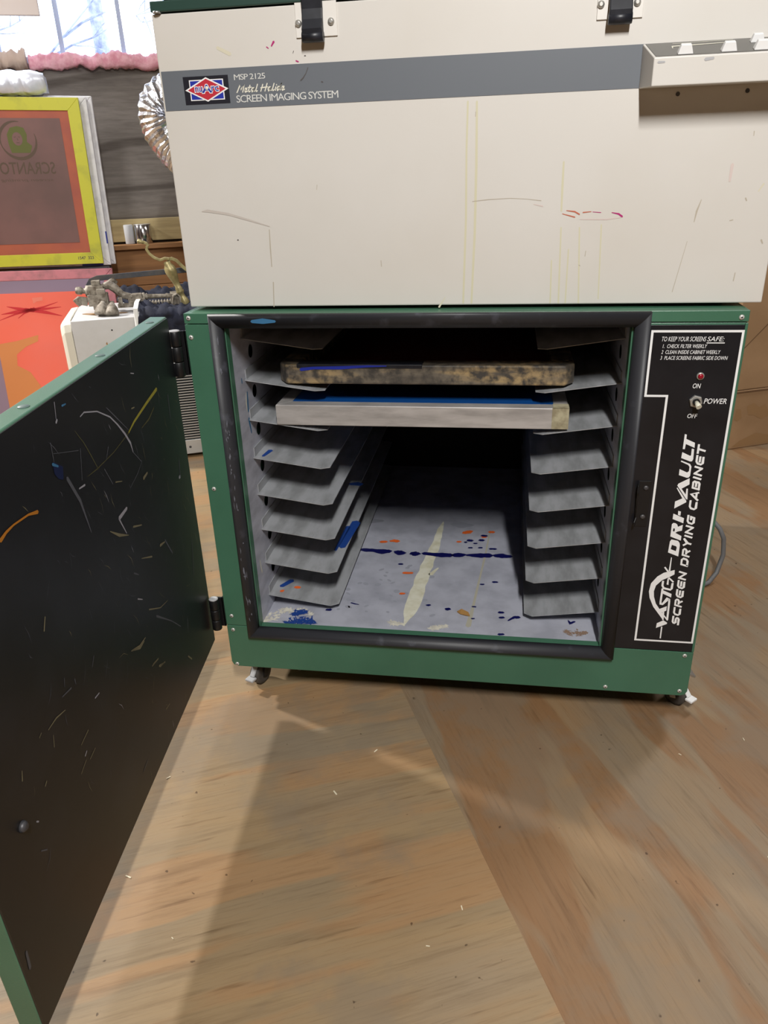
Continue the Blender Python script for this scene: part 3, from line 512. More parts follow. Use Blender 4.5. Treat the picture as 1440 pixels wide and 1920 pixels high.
US = [('ylw',[[0.4789,1.1018],[0.4777,1.0358],[0.4781,0.9386],[0.4752,0.8102]],[0.0028,0.0029,0.0032,0.0031]),('ylw',[[0.4922,1.1012],[0.4929,1.0164],[0.4922,0.918],[0.4887,0.8101]],[0.0031,0.0038,0.0037,0.0031]),('ylw',[[0.6233,1.0159],[0.6235,0.9819],[0.6241,0.947]],[0.0027,0.0034,0.0025]),('ylw',[[0.6252,0.9233],[0.6281,0.8091]],[0.0021,0.0026]),('ylw',[[0.6135,0.8747],[0.6151,0.8092]],[0.0021,0.0022]),('ylw',[[0.6386,0.8907],[0.6389,0.809]],[0.0021,0.0022]),('ylw',[[0.653,0.9227],[0.6596,0.8088]],[0.0021,0.0022]),('ylw',[[0.6856,0.9259],[0.6899,0.815]],[0.0021,0.0018]),('brown',[[0.488,0.9643],[0.5124,0.9664],[0.5459,0.9674],[0.571,0.9656],[0.5927,0.9627]],[0.0011,0.0011,0.0008,0.0007,0.0011]),('pink',[[0.5817,0.9579],[0.5956,0.9548]],[0.001,0.0021]),('magenta',[[0.6995,0.9432],[0.7098,0.941],[0.7154,0.937]],[0.001,0.0024,0.0028]),('red',[[0.6319,0.9476],[0.6443,0.9458],[0.6516,0.9417]],[0.001,0.0021,0.002]),('red',[[0.626,0.9431],[0.6449,0.9379]],[0.001,0.0018]),('red',[[0.6567,0.9443],[0.6689,0.9452]],[0.0017,0.001]),('pinkw',[[0.6533,0.9345],[0.6922,0.9336],[0.7143,0.9359]],[0.0011,0.0018,0.001]),('magenta',[[0.671,0.9447],[0.6833,0.9436]],[0.0007,0.0011]),('brown',[[0.8275,0.958],[0.823,0.9422],[0.8211,0.9268]],[0.001,0.0027,0.001]),('brown',[[0.8148,0.8995],[0.8018,0.8245]],[0.0007,0.001]),('brown',[[0.8911,0.8523],[0.8902,0.8401]],[0.0014,0.0014]),('brown',[[0.6562,0.8671],[0.658,0.8658]],[0.0014,0.0014]),('brown',[[0.6651,0.8882],[0.6645,0.8801]],[0.001,0.0011]),('brown',[[0.8719,0.9276],[0.8764,0.9286]],[0.0014,0.0014]),('brown',[[0.8895,0.9586],[0.8916,0.9548]],[0.002,0.0016]),('ylwd',[[0.9119,0.9773],[0.906,0.9671]],[0.0029,0.0016]),('pinkw',[[0.8642,1.0044],[0.8637,0.9824]],[0.0046,0.0032]),('brown',[[0.8874,1.0471],[0.8876,1.0411]],[0.0013,0.0009]),('brown',[[0.921,0.8995],[0.9238,0.8943]],[0.0026,0.0016]),('brown',[[0.4908,1.0877],[0.4905,1.0815]],[0.001,0.001]),('brown',[[0.3407,0.879],[0.3413,0.8696]],[0.0011,0.0012]),('ylwd',[[0.4355,0.8039],[0.4455,0.8193]],[0.0031,0.0012]),('magenta',[[0.1855,1.1871],[0.1897,1.1926]],[0.0017,0.0033]),('magenta',[[0.1781,1.1864],[0.1808,1.1845]],[0.0016,0.0013]),('magenta',[[0.2218,1.1664],[0.2254,1.165]],[0.002,0.0017]),('dark',[[0.2395,1.1567],[0.236,1.1496],[0.231,1.1435],[0.2271,1.1406]],[0.0011,0.0009,0.0016,0.0017]),('dark',[[0.259,1.1374],[0.2609,1.1369]],[0.0016,0.0017]),('dark',[[0.2353,1.1723],[0.237,1.1722]],[0.0014,0.0014]),('dark',[[0.2192,1.1793],[0.2177,1.1763]],[0.0009,0.0006]),('ylwd',[[0.1011,1.1893],[0.12,1.1801]],[0.0043,0.0055]),('greyb',[[0.0453,0.9605],[0.0544,0.9614],[0.0893,0.9556],[0.1237,0.9457],[0.1578,0.9352]],[0.0014,0.0043,0.0038,0.003,0.0013]),('brown',[[0.1568,0.9302],[0.1559,0.9025],[0.1554,0.872]],[0.0014,0.002,0.0015]),('brown',[[0.1556,0.8468],[0.153,0.8065]],[0.0018,0.0015]),('dark',[[0.1008,0.9152],[0.1023,0.9152]],[0.0017,0.0018]),('brown',[[0.2418,0.9952],[0.2408,0.9883]],[0.0009,0.0008])]
lg = MB(); F3 = lambda c: (c.x, -.0013, c.y)
for kx in ('D', 'R'): lg.mesh(fill([DV[kx], DV[kx+'h']]), F3)
for kx in ('I', 'dash', 'V', 'A', 'U', 'L', 'T'): lg.mesh(fill([DV[kx]]), F3)
for j, p in enumerate(VX.values()): lg.mesh(fill([p]), lambda c, y_=-.0013-.00003*j: (c.x, y_, c.y))
for j, (p, w_) in enumerate(VS.values()): lg.stroke(p, w_, lambda c, y_=-.0016-.00003*j: (c.x, y_, c.y), False)
GL = {'S': [[(1, .87), (.25, .87), (.13, .75), (.13, .62), (.25, .5), (.75, .5), (.87, .4), (.87, .25), (.75, .13), (0, .13)]], 'C': [[(1, .87), (.3, .87), (.13, .7), (.13, .3), (.3, .13), (1, .13)]],
 'R': [[(.13, 0), (.13, .87), (.75, .87), (.87, .75), (.87, .6), (.75, .46), (.3, .46)], [(.5, .46), (.87, 0)]], 'E': [[(1, .87), (.3, .87), (.13, .7), (.13, .3), (.3, .13), (1, .13)], [(.3, .5), (.95, .5)]],
 'N': [[(.13, 0), (.13, 1)], [(.13, .9), (.87, .1)], [(.87, 0), (.87, 1)]], 'D': [[(.13, 0), (.13, .87), (.7, .87), (.87, .7), (.87, .3), (.7, .13), (.13, .13)]], 'Y': [[(.08, 1), (.5, .5), (.92, 1)], [(.5, .5), (.5, 0)]],
 'I': [[(.5, 0), (.5, 1)]], 'G': [[(1, .87), (.3, .87), (.13, .7), (.13, .3), (.3, .13), (.87, .13), (.87, .5), (.5, .5)]], 'A': [[(.05, 0), (.55, .92), (.95, 0)], [(.3, .28), (.8, .28)]],
 'B': [[(.13, 0), (.13, .87), (.75, .87), (.85, .75), (.85, .62), (.7, .5), (.3, .5)], [(.7, .5), (.87, .4), (.87, .25), (.75, .13), (.13, .13)]], 'T': [[(0, .87), (1, .87)], [(.5, .87), (.5, 0)]]}
s_ = 'SCREEN DRYING CABINET'; adv = {' ': .55, 'I': .42}; tot = sum(adv.get(ch, 1.18) for ch in s_); hgt = .0137; uz = (.3560-.3*hgt)/tot; zz = .231
for ch in s_:
    wd = adv.get(ch, 1.18); cw = (wd-.14)*uz
    for j, pl in enumerate(GL.get(ch, [])):
        lg.stroke([(.8797-hgt*y, zz+(cw*x if ch != 'I' else cw*.5)+.3*hgt*y) for x, y in pl], [.0034]*len(pl), lambda c, y_=-.0013-.00004*j: (c.x, y_, c.y), False)
    zz += wd*uz
part('logo_lettering', lg, M['white_ink'], cp_)
lamp = part('indicator_lamp', MB().lathe((.8543, -.001, .6987), (.8543, -.0045, .6987), [(0, .0062), (.6, .0062), (1, .0050)], 20), M['screwmet'], cab)
part('lens', MB().lathe((.8543, -.0040, .6987), (.8543, -.0068, .6987), [(0, .0046), (.6, .0040), (1, .0015)], 16), M['lens_red'], lamp, label='small red lens')
sw = part('toggle_switch', MB().lathe((.8525, -.001, .6575), (.8525, -.0065, .6575), [(0, .0105), (.8, .0105), (1, .0088)], 6, False), M['screwmet'], cab)
part('collar', MB().cyl((.8525, -.0060, .6575), (.8525, -.0095, .6575), .0058, 16), M['black_met'], sw)
part('lever', MB().tube([(.8525, -.008, .6575), (.8535, -.0145, .6550), (.8550, -.0190, .6525)], [.0034, .0042, .0046], 8), M['paleplastic'], sw, label='pale plastic toggle lever pointing to OFF')
lt = MB(); lt.box(.779, .8, -.0028, -.001, .431, .5165); lt.prism([(.779, -.0028, .431), (.779, -.0028, .5165), (.776, -.014, .512), (.7755, -.016, .500), (.7785, -.012, .492), (.7785, -.012, .452), (.7755, -.016, .444), (.776, -.014, .435)], (.0018, 0, 0))
ls = part('latch_strike', lt, M['black_met'], cab, 0.0004)
for z in (.5043, .4499): part('screw', MB().lathe((.7918, -.0028, z), (.7918, -.0055, z), [(0, .0046), (.6, .0042), (1, .002)], 14), M['iron'], ls)
for x, z in ((.0089, .7931), (.0089, .7604), (.0128, .4765), (.0133, .1957), (.0126, .1622), (.0117, .0775), (.9026, .7904), (.8988, .1644), (.8994, .0829), (.7614, .0813)):
    rv = part('rivet', MB().lathe((x, 0, z), (x, -.0022, z), [(0, .0042), (.5, .004), (1, .0016)], 14), M['rivet'], cab)
    part('rivet_core', MB().disc((x, -.00235, z), (0, -1, 0), .0013, 8), M['hole'], rv)
# hinges
for z0, z1 in ((.695, .774), (.1703, .2414)):
    h = MB(); hx, hy = -.0150, -.0125; n3 = (z1-z0)/3
    for i in range(3): h.lathe((hx, hy, z0+n3*i+.0006), (hx, hy, z0+n3*(i+1)-.0006), [(0, .0088), (.05, .0096), (.95, .0096), (1, .0088)], 18)
    h.box(-.014, .0005, -.003, .0005, z0+.002, z1-.002); h.box(-.0022, -.0002, -.003, .035, z0+.002, z1-.002)
    hg = part('hinge', h, M['black_met'], cab); part('hinge_cap', MB().lathe((hx, hy, z1-.0006), (hx, hy, z1+.0015), [(0, .0094), (.7, .009), (1, .006)], 18), M['roll'], hg)
# casters
def caster(cx, cy, ang, pedal, fm='zinc'):
    R = Matrix.Translation((cx, cy, 0)) @ Matrix.Rotation(ang, 4, 'Z'); mb = MB()
    mb.box(-.024, .024, -.024, .024, .0665, .0714); mb.lathe((0, 0, .058), (0, 0, .0668), [(0, .016), (1, .020)], 16)
    for s in (-1, 1): mb.prism([(-.012, s*.014, .062), (.014, s*.014, .062), (.026, s*.014, .022), (.014, s*.014, .018)], (0, s*.002, 0))
    mb.box(-.012, .014, -.016, .016, .056, .0595); bmesh.ops.transform(mb.bm, matrix=R, verts=mb.bm.verts[:])
    cs = part('caster', mb, M[fm], cab); wv = MB(); wv.lathe((.016, -.011, .0255), (.016, .011, .0255), [(0, .019), (.08, .0255), (.92, .0255), (1, .019)], 24)
    bmesh.ops.transform(wv.bm, matrix=R, verts=wv.bm.verts[:]); part('wheel', wv, M['wheel'], cs)
    if pedal:
        pb = MB(); pb.bar([(.012, 0, .053), (.030, 0, .050), (.046, 0, .030)], (0, 1, 0), .0045, .012); pb.box(.042, .058, -.010, .010, .024, .030)
        bmesh.ops.transform(pb.bm, matrix=R, verts=pb.bm.verts[:]); part('brake_pedal', pb, M['knobwhite'] if pedal == 1 else M['roll'], cs, 0.002)
caster(.048, .062, math.radians(250), 2, 'black_met'); caster(.903, .085, math.radians(-46), 1); caster(.048, .88, math.radians(200), 0); caster(.87, .88, math.radians(30), 0)
mb = MB(); mb.bar([(.916, .085, .0665), (.935, .095, .062), (.948, .101, .054)], (0, 1, 0), .005, .024); mb.bar([(.918, .11, .060), (.942, .118, .046)], (0, 1, 0), .010, .02)
part('caster_bracket', mb, M['zinc'], cab, .001)
pc = MB(); pc.tube([(.912, .80, .30), (.96, .76, .25), (1.06, .66, .19), (1.105, .60, .1465), (1.118, .60, .1196), (1.1234, .60, .0733), (1.110, .585, .028), (1.088, .565, .008), (1.04, .53, .006), (.97, .48, .006), (.90, .44, .006)], .006, 10)
part('power_cord', pc, M['cord'], cab, label='thick grey power cord looping to the floor')
# paint on the liner floor
FM = {'navy': 'navy', 'orange': 'orangep', 'tape': 'tape', 'glue': 'glue', 'stain': 'dirt', 'cream': 'creamp', 'rust': 'rust', 'blue': 'bluep'}
FN = {'navy': 'navy_paint_drips', 'orange': 'orange_paint_drips', 'tape': 'torn_tape', 'glue': 'glue_line', 'stain': 'water_stain', 'cream': 'cream_smear', 'rust': 'rusty_stain', 'blue': 'blue_paint_splash'}
for j, col in enumerate(FN):
    mb = MB(); zf = .1652+.00012*['stain', 'cream', 'rust', 'glue', 'tape', 'orange', 'navy', 'blue'].index(col)
    for kx, pts, ws in FS:
        if kx != col: continue
        P = [Vector(p) for p in pts]; Q = []; Wd = []
        if col in ('cream', 'rust', 'blue'):
            rnd = random.Random(len(pts)*7+j); Lg = sum((P[i+1]-P[i]).length for i in range(len(P)-1))
            for _ in range(int((70 if col == 'blue' else 34)+Lg*600)):
                i = rnd.randrange(len(P)-1); t = rnd.random(); w_ = ws[i]*(1-t)+ws[i+1]*t; c_ = P[i].lerp(P[i+1], t)+Vector((rnd.uniform(-.5, .5), rnd.gauss(0, .28)))*w_
                an = rnd.uniform(0, 3.1); e = Vector((math.cos(an), math.sin(an)))*rnd.uniform(.0015, .008 if col != 'blue' else .010)
                mb.stroke([c_-e, c_+Vector((rnd.uniform(-.001, .001), rnd.uniform(-.001, .001))), c_+e], [.0008, rnd.uniform(.0015, .006), .0008], lambda q, z_=zf+.000008*_: (q.x, max(.0215, q.y), z_))
            continue
        for i in range(len(P)-1):
            for t in (0, .25, .5, .75):
                Q.append(P[i].lerp(P[i+1], t)+Vector((0, .0012*noise.noise(Vector((P[i].x*90, t*7, j)))))); Wd.append((ws[i]*(1-t)+ws[i+1]*t)*(1+.28*noise.noise(Vector((P[i].x*200+t*5, P[i].y*200, 3)))))
        Q.append(P[-1]); Wd.append(ws[-1]); mb.stroke(Q, Wd, lambda q: (q.x, q.y, zf))
    if col == 'stain':
        for _ in range(34):
            x, y = random.uniform(.2, .42), random.uniform(.08, .30); mb.disc((x, y, zf), (0, 0, 1), random.uniform(.003, .008), 12, random.uniform(.003, .008))
    part(FN[col], mb, M[FM[col]], lf)
mb = MB()
for p, q, w_ in (((.10, .56), (.11, .50), .01), ((.115, .48), (.125, .47), .02)): pass
# paint on the left ledges and walls
lx = lambda z0: (lambda q: (q.x, q.y, z0-.142*(q.x-.0682)+.0004))
z5 = .742-.0772*5; z6 = .742-.0772*6; z7 = .742-.0772*7; mb = MB()
mb.stroke([(.205, .20), (.213, .33)], [.016, .02], lx(z6)); mb.stroke([(.195, .18), (.20, .30)], [.006, .012], lx(z6)); mb.stroke([(.195, .37), (.215, .38)], [.012, .022], lx(z5)); mb.stroke([(.085, .12), (.10, .15)], [.010, .012], lx(z7)); mb.stroke([(.083, .095), (.088, .13)], [.006, .010], lx(.742-.0772*3))
part('blue_paint_splash', mb, M['bluep'], cab)
mb = MB(); mb.stroke([(.115, .125), (.122, .128)], [.010, .010], lx(z7)); mb.stroke([(.09, .10), (.093, .105)], [.008, .006], lx(z7)); part('orange_paint_drips', mb, M['orangep'], cab)
mb = MB(); wlf = lambda q: (.0686, q.x, q.y); mb.stroke([(.085, .640), (.080, .605)], [.005, .008], wlf); mb.stroke([(.078, .590), (.085, .560)], [.008, .004], wlf); mb.stroke([(.062, .672), (.063, .664)], [.004, .005], wlf); part('blue_paint_splash', mb, M['ltblue'], cab)
mb = MB(); mb.stroke([(.078, .640), (.073, .622), (.074, .606)], [.003, .005, .003], wlf); mb.stroke([(.05, .30), (.055, .27)], [.003, .005], wlf); part('white_paint_mark', mb, M['tape'], cab)

# door: swung open towards the camera, sagging slightly on its hinges
D, DT, DH = .7689, .0305, .6651
dm = Matrix(((0.09172, 0.99566, 0.01566, -0.0296), (-0.99521, 0.09219, -0.03259, 0.0003), (-0.03389, -0.01259, 0.99935, 0.1352), (0, 0, 0, 1)))
b = MB(); b.box(0, D, -DT, -.0018, 0, DH)
door = part('door', b, M['green'], cab, 0.002); door.matrix_local = Matrix.Translation(-OFF[cab.name]) @ dm
dp = part('inner_panel', MB().box(.002, D-.001, -.0022, 0, .001, DH-.002), M['door_black'], door, label='scratched black inner face of the door')
for x in (.045, .25, .47, .70): part('rivet', MB().lathe((x, -.015, DH), (x, -.015, DH+.0014), [(0, .007), (.5, .0065), (1, .002)], 16), M['rivet_dark'], door)
part('bolt_head', MB().lathe((.70, 0, .26), (.70, .006, .26), [(0, .007), (.6, .006), (1, .003)], 12), M['iron'], door)
cmap = {'yellow': ('yellow_chalk_streak', 'yel1'), 'yellow2': ('faint_yellow_scratches', 'yel2'), 'white': ('white_scratches', 'scr_white'), 'grey': ('grey_scuffs', 'scr_grey'), 'cream': ('cream_scratches', 'scr_cream'), 'blue': ('dark_blue_paint_blob', 'dkblue'), 'ltblue': ('light_blue_paint_spot', 'ltblue'), 'orange': ('ochre_paint_drip', 'ochre')}
for j, (cn, (nm, mk)) in enumerate(cmap.items()):
    mb = MB(); fy = .00025+.00006*j
    for kx, pts, ws in DS:
        if kx == cn: mb.stroke(pts, [w_*(.5 if cn == 'cream' else .7) for w_ in ws], lambda q: (q.x, fy, q.y))
    if cn in ('grey', 'cream', 'white'):
        rnd = random.Random(j); cnt = {'grey': 110, 'cream': 46, 'white': 8}[cn]
        for _ in range(cnt):
            x = rnd.betavariate(1.6, 2.6)*D; z = min(DH-.02, max(.02, rnd.gauss(.36, .15))); L = rnd.uniform(.006, .034); an = math.radians(rnd.choice((rnd.gauss(80, 14), rnd.gauss(55, 12), rnd.gauss(110, 20))))
            c0 = Vector((x, z)); dv_ = Vector((math.cos(an), math.sin(an)))*L/2; bow = Vector((-dv_.y, dv_.x))*rnd.uniform(-.3, .3)
            if 0.01 < x < D-.02: mb.stroke([c0-dv_, c0+bow, c0+dv_], [.0002, rnd.uniform(.0004, .0011), .0002], lambda q: (q.x, fy, q.y))
    part(nm, mb, M[mk], door)

# dry chip lying on the cabinet floor
ch = MB(); ch.prism([(.465, .108, .1658), (.474, .112, .170), (.489, .103, .1685), (.4925, .093, .1662), (.482, .094, .1675), (.472, .099, .1664)], (0, 0, .0016))
single('dry_leaf_chip', ch, M['chip'], (.478, .102, .1658), 'small curled tan chip lying on the cabinet floor', 'chip')

# ---------------------------------------------------------------- screens lying in the cabinet
def frame_bars(x0, x1, y0, y1, z0, z1, w_, ch_=0):
    mb = MB(); mb.prism([(x0+ch_, y0, z0), (x1-ch_, y0, z0), (x1, y0+ch_*1.3, z0), (x1, y0+w_, z0), (x0, y0+w_, z0), (x0, y0+ch_*1.3, z0)] if ch_ else [(x0, y0, z0), (x1, y0, z0), (x1-w_, y0+w_, z0), (x0+w_, y0+w_, z0)], (0, 0, z1-z0))
    mb.prism([(x0, y1, z0), (x1, y1, z0), (x1-w_, y1-w_, z0), (x0+w_, y1-w_, z0)] if not ch_ else [(x0, y1-w_, z0), (x1, y1-w_, z0), (x1, y1, z0), (x0, y1, z0)], (0, 0, z1-z0))
    ya, yb = (y0+w_, y1-w_) if ch_ else (y0, y1)
    for xa, xb in ((x0, x0+w_), (x1, x1-w_)):
        mb.prism([(xa, ya, z0), (xb, ya if ch_ else ya+w_, z0), (xb, yb if ch_ else yb-w_, z0), (xa, yb, z0)], (0, 0, z1-z0))
    return mb
al = root('printing_screen', (.392, .36, .579), 'aluminium framed screen with blue mesh on the third pair of ledges', 'screen', 'printing screens drying in the cabinet')
part('frame', frame_bars(.124, .661, .077, .66, .5795, .6185, .026), M['alu'], al, 0.0012)
part('mesh', MB().box(.149, .636, .102, .635, .6165, .6180), M['bluemesh'], al, label='blue emulsion mesh')
tp = MB(); tp.box(.6325, .6618, .0762, .079, .5805, .6192); tp.box(.634, .6618, .0762, .103, .6186, .6194); part('tape_patch', tp, M['alu_tape'], al, label='dirty tape wrapped round the right corner')
part('tape_strip', MB().box(.124, .170, .0763, .078, .5815, .6175), M['alu'], al)
wo = root('printing_screen', (.40, .37, .656), 'dark ink-stained wooden framed screen on the second pair of ledges', 'screen', 'printing screens drying in the cabinet')
part('frame', frame_bars(.131, .668, .086, .68, .6565, .6925, .040, .016), M['woodframe'], wo, 0.003)
part('mesh', MB().box(.168, .630, .120, .645, .6590, .6605), M['redmesh'], wo, label='dark red emulsion mesh')
part('ink_tape', MB().box(.168, .40, .0855, .118, .6860, .6935), M['rubber_black'], wo, 0.001, label='shiny black tape along the front top edge')
mb = MB(); mb.stroke([(.176, .684), (.20, .6868), (.25, .6875), (.30, .6905), (.335, .691)], [.006, .005, .006, .004, .002], lambda q: (q.x, .0851, q.y)); part('blue_ink_streak', mb, M['blue_ink'], wo)

# ---------------------------------------------------------------- exposure unit on top
un = root('exposure_unit', (.47, .515, .801), 'cream metal screen imaging machine with a grey stripe on top of the green cabinet', 'machine')
b = MB(); b.box(.003, .937, .03, 1.0, .807, 1.2373); part('body', b, M['cream'], un, 0.002)
for x in (.06, .88):
    for y in (.12, .9): part('foot', MB().cyl((x, y, .8012), (x, y, .8072), .02, 16), M['rubber_black'], un)
UF = lambda y: (lambda q: (q.x, y, q.y))
stp = part('stripe', MB().box(.0065, .9365, .0294, .0301, 1.1082, 1.1622), M['stripe'], un)
bd = part('badge', MB().box(.0408, .1132, .0289, .0296, 1.1153, 1.1533), M['badge_black'], un)
def badge(nm, polys, m, y): 
    mb = MB()
    for p in polys: mb.poly([(q[0], y, q[1]) for q in p])
    part(nm, mb, m, bd)
rect = lambda x0, x1, z0, z1: [(x0, z0), (x1, z0), (x1, z1), (x0, z1)]
dia = lambda s: [(.0777-.0350*s, 1.1350), (.0777, 1.1350-.0166*s), (.0777+.0350*s, 1.1350), (.0777, 1.1350+.0166*s)]
badge('white_border', [rect(.0502, .1052, 1.1205, 1.1485)], M['white_ink'], .0287); badge('blue_field', [rect(.0518, .1036, 1.1219, 1.1471)], M['blue_ink'], .0285)
badge('white_diamond', [dia(1)], M['white_ink'], .0283); badge('red_diamond', [dia(.87)], M['red_ink'], .0281)
for y_, bo, mk in ((.0279, .055, 'white_ink'), (.0277, 0.012, 'blue_ink')):
    e = .0011 if bo > .03 else 0; mb = MB()
    text(mb, 'nu', .0590-e, .0705+e, 1.1322-e, 1.1388+e, UF(y_), 0, bo); text(mb, 'A', .0700-e, .0860+e, 1.1305-e, 1.1415+e, UF(y_), 0, bo+.01); text(mb, 'rc', .0855-e, .0970+e, 1.1322-e, 1.1388+e, UF(y_), 0, bo)
    part('wordmark', mb, M[mk], bd)
part('bulb', MB().lathe((.078, .0279, 1.1368), (.078, .0269, 1.1368), [(0, .0030), (.6, .0026), (1, .001)], 14), M['bulb_cream'], bd)
tx = MB(); LF = UF(.0291)
text(tx, 'MSP 2125', .1228, .1722, 1.1456, 1.1532, LF, 0, 0, space=.85); text(tx, 'SCREEN IMAGING SYSTEM', .1234, .2838, 1.1152, 1.1250, LF, 0, 0, space=.85)
part('lettering', tx, M['grey_ink'], stp)
mh = MB(); ML = [[(0, 0), (.05, .08), (.25, 1), (.38, .35), (.66, 1), (.60, 0)], [(.80, .28), (.98, .34), (.98, .52), (.86, .54), (.78, .28), (.86, .03), (1.08, .12)], [(1.27, .92), (1.16, .14), (1.24, .02), (1.36, .12)], [(1.10, .62), (1.42, .64)],
 [(1.72, .52), (1.56, .54), (1.46, .26), (1.54, .03), (1.68, .18), (1.74, .52), (1.70, .08), (1.82, .06)], [(2.02, 1), (1.90, .12), (1.98, .02), (2.08, .12)], [(2.55, .95), (2.42, 0)], [(2.98, 1.05), (2.84, 0)], [(2.38, .48), (3.06, .56)],
 [(3.38, .52), (3.22, .54), (3.12, .26), (3.20, .03), (3.34, .18), (3.40, .52), (3.36, .08), (3.48, .06)], [(3.68, 1), (3.56, .12), (3.64, .02), (3.74, .12)], [(3.90, .52), (3.84, .08), (3.92, .04)], [(3.93, .74), (3.95, .82)],
 [(4.28, .52), (4.12, .54), (4.02, .26), (4.10, .03), (4.24, .18), (4.42, 1), (4.28, .08), (4.40, .06)], [(4.52, .28), (4.70, .34), (4.70, .52), (4.58, .54), (4.50, .28), (4.58, .03), (4.80, .12)]]
for j, p in enumerate(ML): mh.stroke([(.1250+.0158*x+.0022*y, 1.1288+.0098*y) for x, y in p], [.0016]*len(p), UF(.0291-.00001*j))
part('script_lettering', mh, M['bulb_cream'], stp, label='slanted cream script lettering')
lid = part('lid', MB().box(.004, .934, .026, 1.0, 1.2390, 1.2530), M['green_dark'], un, 0.0015)
part('lid_cover', MB().box(.022, .916, .034, .98, 1.2530, 1.33), M['rubber_black'], lid, 0.004)
for x, z in ((.0135, 1.2382), (.245, 1.2382)): part('lid_stud', MB().cyl((x, .028, z-.001), (x, .028, z+.002), .006, 10), M['zinc'], lid)
for xa, xb, z0, sa_, sb in ((.2255, .2875, 1.1950, .2378, .2685), (.6562, .7176, 1.1940, .6712, .7020)):
    la = part('latch_plate', MB().box(xa, xb, .0275, .0302, z0, z0+.062), M['platewhite'], un, 0.0006)
    for sx in (xa+.0045, xb-.0085):
        sc = part('screw', MB().lathe((sx, .0275, z0+.018), (sx, .0238, z0+.018), [(0, .0050), (.5, .0048), (1, .0022)], 16), M['screwmet'], la)
    st = MB(); wd = sb-sa_; xm = (sa_+sb)/2
    st.bar([(xm, .022, z0+.14), (xm, .022, z0+.072), (xm, .0195, z0+.058), (xm, .0215, z0+.034), (xm, .0185, z0+.020), (xm, .0125, z0+.008), (xm, .0145, z0-.004), (xm, .021, z0-.006)], (1, 0, 0), .006, wd)
    st.box(sa_+.001, sb-.001, .0195, .0272, z0-.004, z0+.066)
    sp2 = part('strap', st, M['rubber_black'], la, 0.0015, label='black rubber hold-down strap')
    part('strap_roll', MB().cyl((sa_-.0004, .0165, z0-.001), (sb+.0004, .0165, z0-.001), .0072, 16), M['rubber_black'], la)
ct = MB().quadbox([(.722, .0296, 1.1072), (.7300, -.030, 1.1052), (.9290, -.030, 1.1052), (.9365, .0296, 1.1072), (.722, .0296, 1.1622), (.7300, -.030, 1.139), (.9290, -.030, 1.139), (.9365, .0296, 1.1622)])
ctl = part('control_box', ct, M['cream'], un, 0.0012)
sl = Vector((0, -.0596, -.0232)).normalized(); nr = Vector((0, sl.z, -sl.y)); nr = nr if nr.z > 0 else -nr
TP = lambda q: tuple(Vector((q.x, .0296, 1.1622))+sl*q.y+nr*.0006)
mb = MB(); mb.poly([TP(Vector(p)) for p in ((.7250, .002), (.9345, .002), (.9275, .0605), (.7325, .0605))]); part('top_panel', mb, M['ctlgrey'], ctl)
TP2 = lambda q: tuple(Vector((q.x, .0296, 1.1622))+sl*q.y+nr*.0010)
mb = MB(); mb.stroke([(.758, .030), (.758, .022), (.834, .017), (.836, .024)], [.002]*4, TP2, False); mb.stroke([(.760, .010), (.84, .006)], [.0012, .0012], TP2, False); part('slot_outline', mb, M['paleplastic'], ctl)
for x, y, s in ((.7705, .054, .95), (.826, .053, .95), (.868, .020, .85), (.867, .053, .95), (.905, .053, .95), (.902, .020, .85)):
    o_ = Vector((x, .0296, 1.1622))+sl*y; X_ = Vector((1, 0, 0)); kb = MB()
    kb.quadbox([tuple(o_+X_*sx*w_*s+sl*sy_*h_*s+nr*n_*s) for w_, h_, n_ in ((.0105, .006, .0008), (.0068, .0035, .0125)) for sx, sy_ in ((-1, -1), (1, -1), (1, 1), (-1, 1))]); part('slider_knob', kb, M['knobwhite'], ctl, 0.0008)
mb = MB(); FFc = lambda q: (q.x, -.0304, q.y); mb.stroke([(.736, 1.1335), (.744, 1.1335)], [.003, .002], FFc); mb.stroke([(.796, 1.134), (.806, 1.135)], [.004, .003], FFc); part('chipped_paint', mb, M['roll'], ctl)
for x in (.7765, .870): part('screw', MB().disc((x, .0292, 1.0985), (0, -1, 0), .003, 10), M['iron'], un)
um = {'ylw': ('yellow_drip_stain', 'u_ylw'), 'ylwd': ('yellow_smear', 'u_ylwd'), 'brown': ('brown_scuffs', 'u_brown'), 'pink': ('pink_smear', 'u_pinkw'), 'pinkw': ('pale_pink_smear', 'u_pinkw'), 'magenta': ('magenta_ink_spots', 'u_mag'), 'red': ('red_scrapes', 'u_red'), 'dark': ('dark_scuffs', 'u_dark'), 'greyb': ('grey_scuff', 'u_grey')}
for j, (cn, (nm, mk)) in enumerate(um.items()):
    mb = MB(); hit = False
    for kx, pts, ws in US:
        if kx == cn: mb.stroke(pts, ws, lambda q: (q.x, .0292-.00004*j if q.y > 1.107 and q.y < 1.163 else .0298-.00004*j, q.y)); hit = True
    if hit: part(nm, mb, M[mk], un)

